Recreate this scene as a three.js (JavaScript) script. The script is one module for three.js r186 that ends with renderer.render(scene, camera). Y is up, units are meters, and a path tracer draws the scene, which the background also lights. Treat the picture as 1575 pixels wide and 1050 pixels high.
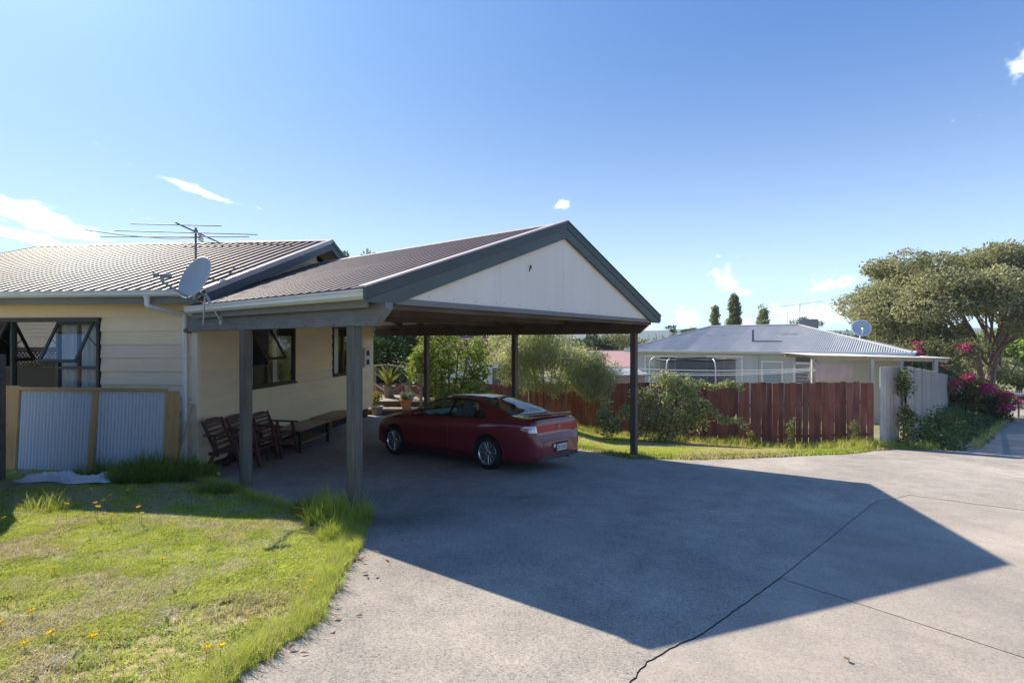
import * as THREE from 'three';
import { mergeGeometries } from 'three/addons/utils/BufferGeometryUtils.js';
import { TessellateModifier } from 'three/addons/modifiers/TessellateModifier.js';

// ---------------------------------------------------------------- camera, sky, sun, exposure
const scene = new THREE.Scene();
const camera = new THREE.PerspectiveCamera(66.55, 1024 / 682, 0.05, 6000);
camera.position.set(0, 1.615, 0);
camera.lookAt(0, 1.615, -10);
const SUN = new THREE.Vector3(-0.586, 0.62, -0.522).normalize();
const renderer = new THREE.WebGLRenderer({ antialias: true });
renderer.setSize(1024, 682);
renderer.toneMapping = THREE.LinearToneMapping;
renderer.toneMappingExposure = 2.7;
renderer.shadowMap.enabled = true;
renderer.shadowMap.type = THREE.PCFSoftShadowMap;
scene.fog = new THREE.FogExp2(new THREE.Color(0.62, 0.74, 0.9), 0.0003);

const clamp = (x, a = 0, b = 1) => Math.min(b, Math.max(a, x));
const ss = (a, b, x) => { const t = clamp((x - a) / (b - a)); return t * t * (3 - 2 * t); };
const lerp = (a, b, t) => a + (b - a) * t;
const D2R = Math.PI / 180;
function rng(seed) { let s = seed >>> 0; return () => { s = (s + 0x6d2b79f5) >>> 0; let t = s; t = Math.imul(t ^ (t >>> 15), t | 1); t ^= t + Math.imul(t ^ (t >>> 7), t | 61); return ((t ^ (t >>> 14)) >>> 0) / 4294967296; }; }
const hash2 = (x, y, s) => { let h = Math.imul(x | 0, 374761393) ^ Math.imul(y | 0, 668265263) ^ Math.imul(s | 0, 1274126177); h = Math.imul(h ^ (h >>> 13), 1274126177); return ((h ^ (h >>> 16)) >>> 0) / 4294967296; };
// value noise, period in lattice cells (0 = none)
function vn(x, y, s = 0, per = 0) {
  const ix = Math.floor(x), iy = Math.floor(y); let fx = x - ix, fy = y - iy;
  fx = fx * fx * (3 - 2 * fx); fy = fy * fy * (3 - 2 * fy);
  const m = (v) => per ? ((v % per) + per) % per : v;
  const a = hash2(m(ix), m(iy), s), b = hash2(m(ix + 1), m(iy), s), c = hash2(m(ix), m(iy + 1), s), d = hash2(m(ix + 1), m(iy + 1), s);
  return a + (b - a) * fx + (c - a) * fy + (a - b - c + d) * fx * fy;
}
function fbm(x, y, s = 0, oct = 4, per = 0) { let v = 0, a = 0.5, t = 0; for (let i = 0; i < oct; i++) { v += a * vn(x, y, s + i, per); t += a; a *= 0.5; x *= 2; y *= 2; per *= 2; } return v / t; }

// the sky: a clear afternoon sky with a paler horizon, a glow towards the sun and a few small clouds
{
  const W = 4096, H = 2048, data = new Float32Array(W * H * 4);
  // clouds: azimuth (degrees right of straight ahead), elevation, half sizes, tilt, strength, seed, puffiness
  const CL = [
    [-42.5, 9.9, 4.6, 1.05, -16, 1.5, 1, 0], [-43.0, 8.35, 3.2, 0.55, -10, 1.2, 2, 0], [-31.4, 14.0, 3.1, 0.36, -15, 1.3, 3, 0],
    [-26.0, 13.0, 0.55, 0.22, -8, 0.75, 4, 0], [5.6, 14.6, 0.95, 0.62, 12, 1.25, 5, 1], [44.6, 20.7, 1.1, 1.6, 10, 0.95, 6, 1],
    [22.3, 6.2, 1.3, 1.35, 0, 1.3, 7, 1], [21.6, 8.7, 0.5, 0.3, 0, 0.8, 8, 1], [23.9, 5.0, 1.3, 0.6, -8, 0.95, 9, 1], [31.6, 5.3, 2.4, 0.75, 8, 1.25, 10, 1],
    [18.6, 2.3, 1.8, 1.2, 0, 1.25, 11, 1], [29.6, 2.4, 4.6, 1.35, 0, 1.3, 12, 1], [24.5, 1.6, 3.4, 0.9, 0, 1.0, 13, 1], [13.5, 1.3, 2.6, 0.7, 0, 0.8, 14, 1],
    [41.9, 18.3, 0.35, 0.25, 0, 0.45, 15, 1], [40.4, 17.9, 0.3, 0.2, 0, 0.4, 16, 1], [70, 6, 6, 2, 0, 1, 17, 1], [-75, 8, 7, 1.6, 0, 1, 18, 0], [140, 7, 9, 2.2, 0, 1, 19, 1], [-150, 9, 8, 2, 0, 1, 20, 1], [100, 12, 5, 1.6, 0, 1, 21, 1], [-110, 12, 6, 1.6, 0, 1, 22, 1], [180, 14, 6, 2, 0, 1, 23, 1],
  ];
  const Zf = [0.020, 0.100, 0.35], Zn = [0.25, 0.42, 0.72], Hf = [0.55, 0.74, 0.95], Hn = [0.70, 0.85, 1.0];
  for (let r = 0; r < H; r++) {
    const el = ((r + 0.5) / H - 0.5) * Math.PI, y = Math.sin(el), ce = Math.cos(el), eld = el / D2R;
    for (let c = 0; c < W; c++) {
      const lon = ((c + 0.5) / W - 0.5) * 2 * Math.PI, x = Math.cos(lon) * ce, z = Math.sin(lon) * ce;
      const dot = clamp(x * SUN.x + y * SUN.y + z * SUN.z, -1, 1), ang = Math.acos(dot) / D2R;
      const w = Math.exp(-Math.pow(ang / 40, 1.5)), e = Math.max(eld, 0), h = Math.exp(-Math.pow(e / 14.2, 1.3));
      const glow = 0.9 * Math.exp(-ang / 5.5);
      const hw = 0.5 + 0.5 * dot;
      let R = lerp(lerp(Zf[0], Zn[0], w), lerp(Hf[0], Hn[0], hw), h) + glow, G = lerp(lerp(Zf[1], Zn[1], w), lerp(Hf[1], Hn[1], hw), h) + glow, B = lerp(lerp(Zf[2], Zn[2], w), lerp(Hf[2], Hn[2], hw), h) + glow;
      if (eld > -1 && eld < 32) {
        const az = Math.atan2(x, -z) / D2R; let al = 0, lit = 0;
        for (const k of CL) {
          let da = az - k[0]; if (da > 180) da -= 360; if (da < -180) da += 360;
          const de = eld - k[1]; if (Math.abs(da) > k[2] * 2.6 + 2 || Math.abs(de) > k[3] * 2.6 + k[2] * 0.6) continue;
          const t = k[4] * D2R, u = (da * Math.cos(t) + de * Math.sin(t)) / k[2], v = (-da * Math.sin(t) + de * Math.cos(t)) / k[3];
          const f = k[7] ? fbm(az * 1.5 + 90, eld * 1.9, k[6] * 9, 5) : fbm(az * 0.8 + 90, eld * 3.2, k[6] * 9, 5);
          const base = v < 0 && k[7] ? v * 1.35 : v;
          const d = k[5] * Math.exp(-(u * u + base * base) * 1.05) + (f - 0.5) * 1.35 - 0.42;
          const a = ss(-0.05, k[7] ? 0.75 : 0.6, d); if (a > al) { al = a; lit = clamp(0.62 + 0.3 * v + 0.25 * (fbm(az * 3, eld * 3.4, k[6], 3) - 0.4), 0.5, 1); }
        }
        al *= 0.96;
        if (al > 0) { const k = lerp(0.8, 1.02, lit); R = lerp(R, k * 0.99, al); G = lerp(G, k, al); B = lerp(B, k * 1.02, al); }
      }
      if (eld < 0) { const k = ss(0, -4, eld); R = lerp(R, 0.22, k); G = lerp(G, 0.22, k); B = lerp(B, 0.19, k); }
      const o = (r * W + c) * 4; data[o] = R * 0.565; data[o + 1] = G * 0.61; data[o + 2] = B * 0.615; data[o + 3] = 1;
    }
  }
  const t = new THREE.DataTexture(data, W, H, THREE.RGBAFormat, THREE.FloatType);
  t.mapping = THREE.EquirectangularReflectionMapping; t.magFilter = THREE.LinearFilter; t.needsUpdate = true;
  scene.background = t; scene.environment = t;
}
const sun = new THREE.DirectionalLight(new THREE.Color(1, 0.90, 0.735), 3.4);
sun.target.position.set(0, 0, -8); sun.position.copy(SUN).multiplyScalar(60).add(sun.target.position);
sun.castShadow = true; sun.shadow.mapSize.set(4096, 4096);
Object.assign(sun.shadow.camera, { left: -40, right: 40, top: 40, bottom: -40, near: 1, far: 140 });
scene.add(sun, sun.target);

// ---------------------------------------------------------------- helpers
// ground height (d = metres ahead of the camera): falls away from the camera, levels out at the street
function gy(x, z) {
  const d = -z, xc = clamp(x, -70, 70), dc = clamp(d, -40, 75);
  let v = -0.0218 * xc - 0.074 * dc;
  v += 0.38 * ss(10.5, 16, d) * ss(-1, -4, x) * (1 - ss(24, 34, d));
  v -= 0.26 * ss(11.8, 15.6, d) * ss(1.5, 3, x) * (1 - ss(8, 9.8, x)) * (1 - ss(22, 28, d));
  if (v < -3.2) v = -3.2 - 1.4 * (1 - Math.exp((v + 3.2) / 1.4));
  return v;
}
const used = new Map();
function numbered(n) { const k = used.get(n) ?? 0; used.set(n, k + 1); return k ? n + '_' + String(k).padStart(3, '0') : n; }
function tag(o, label, category, group) { if (label) o.userData.label = label; if (category) o.userData.category = category; if (group) o.userData.group = group; return o; }
function thing(name, label, category, pos = [0, 0, 0], turn = 0, group) { const o = new THREE.Group(); o.name = numbered(name); o.position.set(...pos); o.rotation.y = turn; scene.add(o); return tag(o, label, category, group); }
function mesh(name, g, m, parent) { const o = new THREE.Mesh(g, m); o.name = parent ? name : numbered(name); o.castShadow = o.receiveShadow = true; (parent || scene).add(o); return o; }
function struct(name, g, m, parent) { const o = mesh(name, g, m, parent); if (!parent) o.userData.kind = 'structure'; return o; }
function copyOf(o, label, pos, turn) { const c = o.clone(); c.name = numbered(o.name.replace(/_\d{3}$/, '')); c.userData = { ...o.userData }; if (label) c.userData.label = label; if (pos) c.position.set(...pos); if (turn !== undefined) c.rotation.y = turn; scene.add(c); return c; }

const M4 = () => new THREE.Matrix4();
function place(g, x = 0, y = 0, z = 0, rx = 0, ry = 0, rz = 0) { g.applyMatrix4(M4().compose(new THREE.Vector3(x, y, z), new THREE.Quaternion().setFromEuler(new THREE.Euler(rx, ry, rz, 'YXZ')), new THREE.Vector3(1, 1, 1))); return g; }
function clean(g) { if (g.index) g = g.toNonIndexed(); for (const k of Object.keys(g.attributes)) if (!['position', 'normal', 'uv', 'color'].includes(k)) g.deleteAttribute(k); if (!g.attributes.normal) g.computeVertexNormals(); if (!g.attributes.uv) boxUV(g); g.morphAttributes = {}; return g; }
// uv in metres from the dominant axis of the normal; the long axis of the piece runs along v so that grain follows it
function boxUV(g, off = 0) {
  g.computeBoundingBox(); const s = new THREE.Vector3(); g.boundingBox.getSize(s);
  const L = [s.x, s.y, s.z], long = L.indexOf(Math.max(...L)), p = g.attributes.position, n = g.attributes.normal, uv = new Float32Array(p.count * 2);
  for (let i = 0; i < p.count; i++) {
    const N = [Math.abs(n.getX(i)), Math.abs(n.getY(i)), Math.abs(n.getZ(i))], P = [p.getX(i), p.getY(i), p.getZ(i)], ax = N.indexOf(Math.max(...N));
    const o = [0, 1, 2].filter((k) => k !== ax); let a = o[0], b = o[1]; if (a === long) { a = o[1]; b = o[0]; }
    uv[i * 2] = P[a] + off * 0.37; uv[i * 2 + 1] = P[b] + off * 0.61;
  }
  g.setAttribute('uv', new THREE.BufferAttribute(uv, 2)); return g;
}
// chamfered box, 44 triangles
function cbox(w, h, d, c = 0.004, off = 0) {
  c = Math.min(c, w * 0.45, h * 0.45, d * 0.45); const X = w / 2, Y = h / 2, Z = d / 2, pos = [], nor = [];
  const T = (a, b, e) => { let ax = b[0] - a[0], ay = b[1] - a[1], az = b[2] - a[2], bx = e[0] - a[0], by = e[1] - a[1], bz = e[2] - a[2]; let nx = ay * bz - az * by, ny = az * bx - ax * bz, nz = ax * by - ay * bx; const l = Math.hypot(nx, ny, nz) || 1; nx /= l; ny /= l; nz /= l; if (nx * (a[0] + b[0] + e[0]) + ny * (a[1] + b[1] + e[1]) + nz * (a[2] + b[2] + e[2]) < 0) { [b, e] = [e, b]; nx = -nx; ny = -ny; nz = -nz; } pos.push(...a, ...b, ...e); for (let i = 0; i < 3; i++) nor.push(nx, ny, nz); };
  const Q = (a, b, e, f) => { T(a, b, e); T(a, e, f); };
  for (const s of [-1, 1]) {
    Q([s * X, -Y + c, -Z + c], [s * X, Y - c, -Z + c], [s * X, Y - c, Z - c], [s * X, -Y + c, Z - c]);
    Q([-X + c, s * Y, -Z + c], [X - c, s * Y, -Z + c], [X - c, s * Y, Z - c], [-X + c, s * Y, Z - c]);
    Q([-X + c, -Y + c, s * Z], [X - c, -Y + c, s * Z], [X - c, Y - c, s * Z], [-X + c, Y - c, s * Z]);
    for (const t of [-1, 1]) {
      Q([s * X, t * (Y - c), -Z + c], [s * X, t * (Y - c), Z - c], [s * (X - c), t * Y, Z - c], [s * (X - c), t * Y, -Z + c]);
      Q([s * X, -Y + c, t * (Z - c)], [s * X, Y - c, t * (Z - c)], [s * (X - c), Y - c, t * Z], [s * (X - c), -Y + c, t * Z]);
      Q([-X + c, s * Y, t * (Z - c)], [X - c, s * Y, t * (Z - c)], [X - c, s * (Y - c), t * Z], [-X + c, s * (Y - c), t * Z]);
      for (const u of [-1, 1]) T([s * X, t * (Y - c), u * (Z - c)], [s * (X - c), t * Y, u * (Z - c)], [s * (X - c), t * (Y - c), u * Z]);
    }
  }
  const g = new THREE.BufferGeometry(); g.setAttribute('position', new THREE.Float32BufferAttribute(pos, 3)); g.setAttribute('normal', new THREE.Float32BufferAttribute(nor, 3)); return boxUV(g, off);
}
const box = (w, h, d, x = 0, y = 0, z = 0, rx = 0, ry = 0, rz = 0, c = 0.004) => place(cbox(w, h, d, c, x * 3.1 + y * 1.7 + z * 2.3), x, y, z, rx, ry, rz);
// square bar or round rod from a to b
function bar(a, b, w, h = w, c = 0.003, roll = 0) { const A = new THREE.Vector3(...a), B = new THREE.Vector3(...b), L = A.distanceTo(B), g = cbox(w, h, L, c, A.x * 3 + A.y); if (roll) g.rotateZ(roll); const m = M4().lookAt(B, A, Math.abs(B.y - A.y) > L * 0.999 ? new THREE.Vector3(0, 0, 1) : new THREE.Vector3(0, 1, 0)); m.setPosition(A.add(B).multiplyScalar(0.5)); return g.applyMatrix4(m); }
function rod(a, b, r, n = 8, r2 = r) { const A = new THREE.Vector3(...a), B = new THREE.Vector3(...b), L = A.distanceTo(B), g = new THREE.CylinderGeometry(r2, r, L, n, 1); g.applyMatrix4(M4().compose(A.clone().add(B).multiplyScalar(0.5), new THREE.Quaternion().setFromUnitVectors(new THREE.Vector3(0, 1, 0), B.clone().sub(A).normalize()), new THREE.Vector3(1, 1, 1))); return clean(g); }
function pipe(pts, r, n = 8, seg = 0, closed = false) { const c = new THREE.CatmullRomCurve3(pts.map((p) => new THREE.Vector3(...p)), closed, 'catmullrom', 0.3); return clean(new THREE.TubeGeometry(c, seg || pts.length * 6, r, n, closed)); }
function lathe(pts, n = 24) { return clean(new THREE.LatheGeometry(pts.map((p) => new THREE.Vector2(...p)), n)); }
function merge(list) { return mergeGeometries(list.map(clean), false); }
function prism(pts, depth, bevel = 0) { const s = new THREE.Shape(pts.map((p) => new THREE.Vector2(...p))), g = new THREE.ExtrudeGeometry(s, { depth, bevelEnabled: bevel > 0, bevelSize: bevel, bevelThickness: bevel, bevelSegments: 1, steps: 1 }); g.deleteAttribute('uv'); const h = clean(g); return boxUV(h); }
// triangles from rows of points (grid), with computed normals
function grid(nu, nv, f, flip = false, uvf) {
  const pos = [], uv = [], idx = [];
  for (let j = 0; j <= nv; j++) for (let i = 0; i <= nu; i++) { const p = f(i / nu, j / nv, i, j); pos.push(p[0], p[1], p[2]); const q = uvf ? uvf(i / nu, j / nv, p) : [p[0], p[2]]; uv.push(q[0], q[1]); }
  for (let j = 0; j < nv; j++) for (let i = 0; i < nu; i++) { const a = j * (nu + 1) + i, b = a + 1, c = a + nu + 1, d = c + 1; if (flip) idx.push(a, c, b, b, c, d); else idx.push(a, b, c, b, d, c); }
  const g = new THREE.BufferGeometry(); g.setAttribute('position', new THREE.Float32BufferAttribute(pos, 3)); g.setAttribute('uv', new THREE.Float32BufferAttribute(uv, 2)); g.setIndex(idx); g.computeVertexNormals(); return g;
}
const facet = (...a) => { const g = grid(...a).toNonIndexed(); g.computeVertexNormals(); return g; };
// a flat outline ([x, d] pairs) laid on the ground
function groundSheet(outline, lift, max = 0.5, rel = null, colorFn = null) {
  const s = new THREE.Shape(outline.map(([x, d]) => new THREE.Vector2(x, d)));
  let g = new THREE.ShapeGeometry(s).toNonIndexed(); g.deleteAttribute('normal'); g.deleteAttribute('uv');
  g = new TessellateModifier(max, 9).modify(g);
  const p = g.attributes.position, n = p.count, pos = new Float32Array(n * 3), uv = new Float32Array(n * 2), nor = new Float32Array(n * 3), col = colorFn ? new Float32Array(n * 3) : null;
  for (let i = 0; i < n; i++) {
    const x = p.getX(i), z = -p.getY(i), h = (a, b) => gy(a, b) + (rel ? rel(a, b) : 0);
    pos.set([x, h(x, z) + lift, z], i * 3); uv.set([x, z], i * 2);
    const nx = -(h(x + 0.05, z) - h(x - 0.05, z)) / 0.1, nz = -(h(x, z + 0.05) - h(x, z - 0.05)) / 0.1, l = Math.hypot(nx, 1, nz); nor.set([nx / l, 1 / l, nz / l], i * 3);
    if (col) col.set(colorFn(x, -z), i * 3);
  }
  for (let i = 0; i < n; i += 3) { // face up
    const a = i * 3, cross = (pos[a + 3] - pos[a]) * (pos[a + 8] - pos[a + 2]) - (pos[a + 5] - pos[a + 2]) * (pos[a + 6] - pos[a]);
    if (cross > 0) for (const [arr, k] of [[pos, 3], [uv, 2], [nor, 3], ...(col ? [[col, 3]] : [])]) for (let c = 0; c < k; c++) { const t = arr[(i + 1) * k + c]; arr[(i + 1) * k + c] = arr[(i + 2) * k + c]; arr[(i + 2) * k + c] = t; }
  }
  const o = new THREE.BufferGeometry(); o.setAttribute('position', new THREE.BufferAttribute(pos, 3)); o.setAttribute('normal', new THREE.BufferAttribute(nor, 3)); o.setAttribute('uv', new THREE.BufferAttribute(uv, 2)); if (col) o.setAttribute('color', new THREE.BufferAttribute(col, 3)); return o;
}
function inPoly(x, y, P) { let c = false; for (let i = 0, j = P.length - 1; i < P.length; j = i++) { const [xi, yi] = P[i], [xj, yj] = P[j]; if ((yi > y) !== (yj > y) && x < ((xj - xi) * (y - yi)) / (yj - yi) + xi) c = !c; } return c; }

// ---------------------------------------------------------------- materials
const toS = (v) => { v = clamp(v); return Math.round(255 * (v <= 0.0031308 ? 12.92 * v : 1.055 * Math.pow(v, 1 / 2.4) - 0.055)); };
function tex(w, h, fn, srgb = true, rep = 1) { // fn(u, v) -> linear rgb or a number
  const d = new Uint8Array(w * h * 4);
  for (let y = 0; y < h; y++) for (let x = 0; x < w; x++) { const c = fn((x + 0.5) / w, (y + 0.5) / h), o = (y * w + x) * 4; if (typeof c === 'number') d[o] = d[o + 1] = d[o + 2] = Math.round(clamp(c) * 255); else { d[o] = srgb ? toS(c[0]) : c[0] * 255; d[o + 1] = srgb ? toS(c[1]) : c[1] * 255; d[o + 2] = srgb ? toS(c[2]) : c[2] * 255; } d[o + 3] = 255; }
  const t = new THREE.DataTexture(d, w, h); t.magFilter = THREE.LinearFilter; t.minFilter = THREE.LinearMipmapLinearFilter; t.generateMipmaps = true; t.wrapS = t.wrapT = THREE.MirroredRepeatWrapping; if (srgb) t.colorSpace = THREE.SRGBColorSpace; t.repeat.set(rep, rep); t.needsUpdate = true; return t;
}
const rgb = (r, g, b) => new THREE.Color().setRGB(r, g, b);
const std = (o) => new THREE.MeshStandardMaterial({ side: THREE.DoubleSide, ...o });
const phy = (o) => new THREE.MeshPhysicalMaterial({ side: THREE.DoubleSide, ...o });
const plain = (r, g, b, rough = 0.7, metal = 0) => std({ color: rgb(r, g, b), roughness: rough, metalness: metal });
// weathered timber or paint: grain along v, blotches, a few drips; size metres per tile
function timber(c, o = {}) {
  const { grain = 0.25, blotch = 0.3, size = 1.2, seed = 1, rough = 0.85, tint = [1, 1, 1], knots = 0.0, bump = 0.0012, w = 512 } = o;
  const f = (u, v) => { const g = vn(u * 96, v * 5, seed, 0) * 0.6 + vn(u * 200, v * 9, seed + 5, 0) * 0.4; return g; };
  const map = tex(w, w, (u, v) => { const e = Math.min(1, Math.min(u, 1 - u, v, 1 - v) * 12); const g = f(u, v) - 0.5, b = fbm(u * 4, v * 4, seed + 9, 4, 4) - 0.5; let k = 1 + grain * g * 2 + blotch * b * 2; const kn = knots ? Math.max(0, 1 - Math.hypot((u * 3 % 1) - 0.5, ((v * 2) % 1) - 0.5) * 16) : 0; k *= 1 - kn * knots; const t = ss(0.2, 0.45, b); return [c[0] * k * lerp(1, tint[0], t), c[1] * k * lerp(1, tint[1], t), c[2] * k * lerp(1, tint[2], t)]; }, true, 1 / size);
  const bm = tex(256, 256, (u, v) => vn(u * 64, v * 4, seed + 2, 0) * 0.7 + vn(u * 128, v * 16, seed + 3, 0) * 0.3, false, 1 / size);
  return std({ map, bumpMap: bm, bumpScale: bump, roughness: rough });
}
// painted or cast surface: isotropic blotches and speckle
function blotchy(c, o = {}) {
  const { amp = 0.12, speck = 0.05, size = 2, seed = 3, rough = 0.8, tint = null, w = 512, bump = 0, metal = 0, streak = 0 } = o;
  const map = tex(w, w, (u, v) => { const b = fbm(u * 5, v * 5, seed, 5, 5) - 0.5, s = hash2(u * w, v * w, seed) - 0.5, d = streak ? (vn(u * 40, v * 2, seed + 4, 0) - 0.5) * streak : 0; const k = 1 + amp * 2 * b + speck * 2 * s + d; const t = tint ? ss(0.05, 0.3, b) : 0; return tint ? [lerp(c[0], tint[0], t) * k, lerp(c[1], tint[1], t) * k, lerp(c[2], tint[2], t) * k] : [c[0] * k, c[1] * k, c[2] * k]; }, true, 1 / size);
  const m = std({ map, roughness: rough, metalness: metal });
  if (bump) { m.bumpMap = tex(256, 256, (u, v) => fbm(u * 40, v * 40, seed + 7, 3, 40), false, 1 / size); m.bumpScale = bump; }
  return m;
}
const MAT = {
  cream: blotchy([0.82, 0.665, 0.465], { amp: 0.07, speck: 0.015, seed: 11, rough: 0.62, size: 1.7, streak: 0.05 }),
  creamTrim: blotchy([0.80, 0.68, 0.52], { amp: 0.06, speck: 0.01, seed: 12, rough: 0.55 }),
  roof: blotchy([0.145, 0.108, 0.112], { amp: 0.16, speck: 0.03, seed: 13, rough: 0.52, size: 3, tint: [0.175, 0.13, 0.13], metal: 0.0 }),
  ridge: blotchy([0.46, 0.40, 0.385], { amp: 0.2, speck: 0.03, seed: 14, rough: 0.5, size: 1.5 }),
  greenPaint: timber([0.082, 0.105, 0.102], { grain: 0.10, blotch: 0.22, seed: 21, rough: 0.6, tint: [1.35, 1.3, 1.25] }),
  greenDark: timber([0.048, 0.06, 0.062], { grain: 0.08, blotch: 0.2, seed: 22, rough: 0.5 }),
  girder: timber([0.185, 0.185, 0.185], { grain: 0.22, blotch: 0.3, seed: 23, rough: 0.85, tint: [0.8, 0.82, 0.88], knots: 0.5 }),
  post: timber([0.125, 0.117, 0.10], { grain: 0.35, blotch: 0.4, seed: 24, rough: 0.9, tint: [0.75, 0.78, 0.8] }),
  darkTimber: timber([0.135, 0.10, 0.078], { grain: 0.35, blotch: 0.35, seed: 25, rough: 0.9 }),
  fascia: timber([0.20, 0.20, 0.19], { grain: 0.1, blotch: 0.2, seed: 26, rough: 0.7 }),
  gutter: blotchy([0.68, 0.68, 0.65], { amp: 0.08, speck: 0.01, seed: 31, rough: 0.4, size: 1.3, streak: 0.08 }),
  whitePipe: blotchy([0.70, 0.70, 0.69], { amp: 0.06, speck: 0.01, seed: 32, rough: 0.35 }),
  panel: blotchy([0.81, 0.735, 0.63], { amp: 0.07, speck: 0.02, seed: 33, rough: 0.8, size: 3.1, streak: 0.03 }),
  galv: blotchy([0.62, 0.64, 0.66], { amp: 0.12, speck: 0.05, seed: 34, rough: 0.38, metal: 0.75 }),
  oldIron: blotchy([0.36, 0.37, 0.39], { amp: 0.13, speck: 0.05, seed: 35, rough: 0.62, size: 2.6, tint: [0.40, 0.39, 0.38] }),
  dark: plain(0.02, 0.02, 0.022, 0.7), black: plain(0.012, 0.012, 0.014, 0.5), alu: plain(0.035, 0.042, 0.038, 0.45), bronze: plain(0.05, 0.032, 0.026, 0.45),
  white: plain(0.78, 0.78, 0.76, 0.5), whiteOld: blotchy([0.62, 0.6, 0.56], { amp: 0.12, seed: 36 }),
  rawTimber: timber([0.47, 0.275, 0.105], { grain: 0.16, blotch: 0.22, seed: 41, rough: 0.85, knots: 0.35 }),
  paleTimber: timber([0.42, 0.33, 0.22], { grain: 0.18, blotch: 0.2, seed: 42, rough: 0.85 }),
  greyTimber: timber([0.34, 0.315, 0.285], { grain: 0.28, blotch: 0.32, seed: 43, rough: 0.92, tint: [0.86, 0.9, 0.92] }),
  whiteTimber: timber([0.42, 0.405, 0.375], { grain: 0.16, blotch: 0.25, seed: 44, rough: 0.85 }),
  chairWood: timber([0.078, 0.027, 0.022], { grain: 0.3, blotch: 0.25, seed: 45, rough: 0.5 }),
  tableTop: timber([0.30, 0.20, 0.13], { grain: 0.12, blotch: 0.2, seed: 46, rough: 0.45 }),
  orangeWood: timber([0.34, 0.135, 0.045], { grain: 0.2, blotch: 0.15, seed: 47, rough: 0.45 }),
  deckWood: timber([0.30, 0.25, 0.2], { grain: 0.25, blotch: 0.3, seed: 48, rough: 0.9 }),
  terracotta: blotchy([0.42, 0.16, 0.075], { amp: 0.14, seed: 49, size: 0.6 }), potGrey: blotchy([0.22, 0.2, 0.19], { amp: 0.2, seed: 50, size: 0.5 }),
  soil: blotchy([0.06, 0.045, 0.03], { amp: 0.3, speck: 0.2, seed: 51, size: 0.6, rough: 1 }),
  bark: timber([0.12, 0.095, 0.072], { grain: 0.5, blotch: 0.4, seed: 52, rough: 1, size: 0.8, bump: 0.01 }),
  barkPink: timber([0.26, 0.17, 0.13], { grain: 0.4, blotch: 0.4, seed: 53, rough: 1, size: 0.8, bump: 0.01 }),
  curtain: std({ color: rgb(0.5, 0.53, 0.52), roughness: 0.95 }), curtainWhite: std({ color: rgb(0.78, 0.8, 0.8), roughness: 0.95 }),
  glass: phy({ color: rgb(1, 1, 1), transmission: 1, thickness: 0, roughness: 0.0, ior: 2.0 }),
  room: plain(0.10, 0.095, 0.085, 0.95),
};
{ const o = MAT.roof; MAT.roof = phy({ map: o.map, roughness: 0.6, specularIntensity: 0.55 }); }
MAT.red = [0, 1, 2, 3].map((i) => timber([[0.225, 0.074, 0.056], [0.185, 0.066, 0.052], [0.25, 0.088, 0.067], [0.205, 0.085, 0.068]][i], { grain: 0.42, blotch: 0.5, seed: 60 + i, rough: 0.92, tint: [1.15, 1.5, 1.6], w: 256 }));
const MAT2 = { grey: [0, 1, 2].map((i) => timber([[0.34, 0.30, 0.255], [0.28, 0.25, 0.21], [0.38, 0.34, 0.295]][i], { grain: 0.3, blotch: 0.3, seed: 70 + i, rough: 0.95, tint: [0.85, 0.88, 0.9], w: 256 })) };
// ---------------------------------------------------------------- ground, concrete, lawns, street, hills
function concreteTex(c, o) {
  const W = o.w || 2048, S = o.size, map = new Uint8Array(W * W * 4), bmp = new Uint8Array(W * W);
  for (let y = 0; y < W; y++) for (let x = 0; x < W; x++) {
    const u = x / W * S, v = y / W * S;
    const big = fbm(u * 0.7, v * 0.7, o.seed, 4) - 0.5, mid = fbm(u * 5, v * 5, o.seed + 20, 5) - 0.5, fine = vn(u * 95, v * 95, o.seed + 40) - 0.5, gr = hash2(x, y, o.seed) - 0.5;
    const pit = vn(u * 120, v * 120, o.seed + 60), dark = ss(0.66, 0.86, pit) * o.pits, lt = ss(0.72, 0.95, vn(u * 140, v * 140, o.seed + 61)) * o.light;
    let k = 1 + o.big * big * 2 + o.mid * mid * 2 + o.fine * fine * 2 + gr * o.gr - dark + lt;
    const warm = 1 + 0.05 * mid; const q = (y * W + x) * 4;
    map[q] = toS(c[0] * k * warm); map[q + 1] = toS(c[1] * k); map[q + 2] = toS(c[2] * k / warm); map[q + 3] = 255;
    const b = clamp(0.5 + fine * 0.7 + gr * 0.25 - dark * 0.8 + lt * 0.5) * 255; if (!(x & 1) && !(y & 1)) { const k4 = ((y >> 1) * (W >> 1) + (x >> 1)) * 4; bmp[k4] = bmp[k4 + 1] = bmp[k4 + 2] = b; bmp[k4 + 3] = 255; }
  }
  const mk = (d, srgb) => { const w2 = srgb ? W : W >> 1, t = new THREE.DataTexture(d, w2, w2); t.magFilter = THREE.LinearFilter; t.minFilter = THREE.LinearMipmapLinearFilter; t.generateMipmaps = true; t.wrapS = t.wrapT = THREE.MirroredRepeatWrapping; if (srgb) t.colorSpace = THREE.SRGBColorSpace; t.repeat.set(1 / S, 1 / S); t.needsUpdate = true; return t; };
  return std({ map: mk(map, true), bumpMap: mk(bmp, false), bumpScale: o.bump, roughness: 0.92, vertexColors: true });
}
const concA = concreteTex([0.33, 0.292, 0.252], { size: 7, seed: 101, big: 0.20, mid: 0.20, fine: 0.24, gr: 0.20, pits: 0.38, light: 0.26, bump: 0.0010 });
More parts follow.
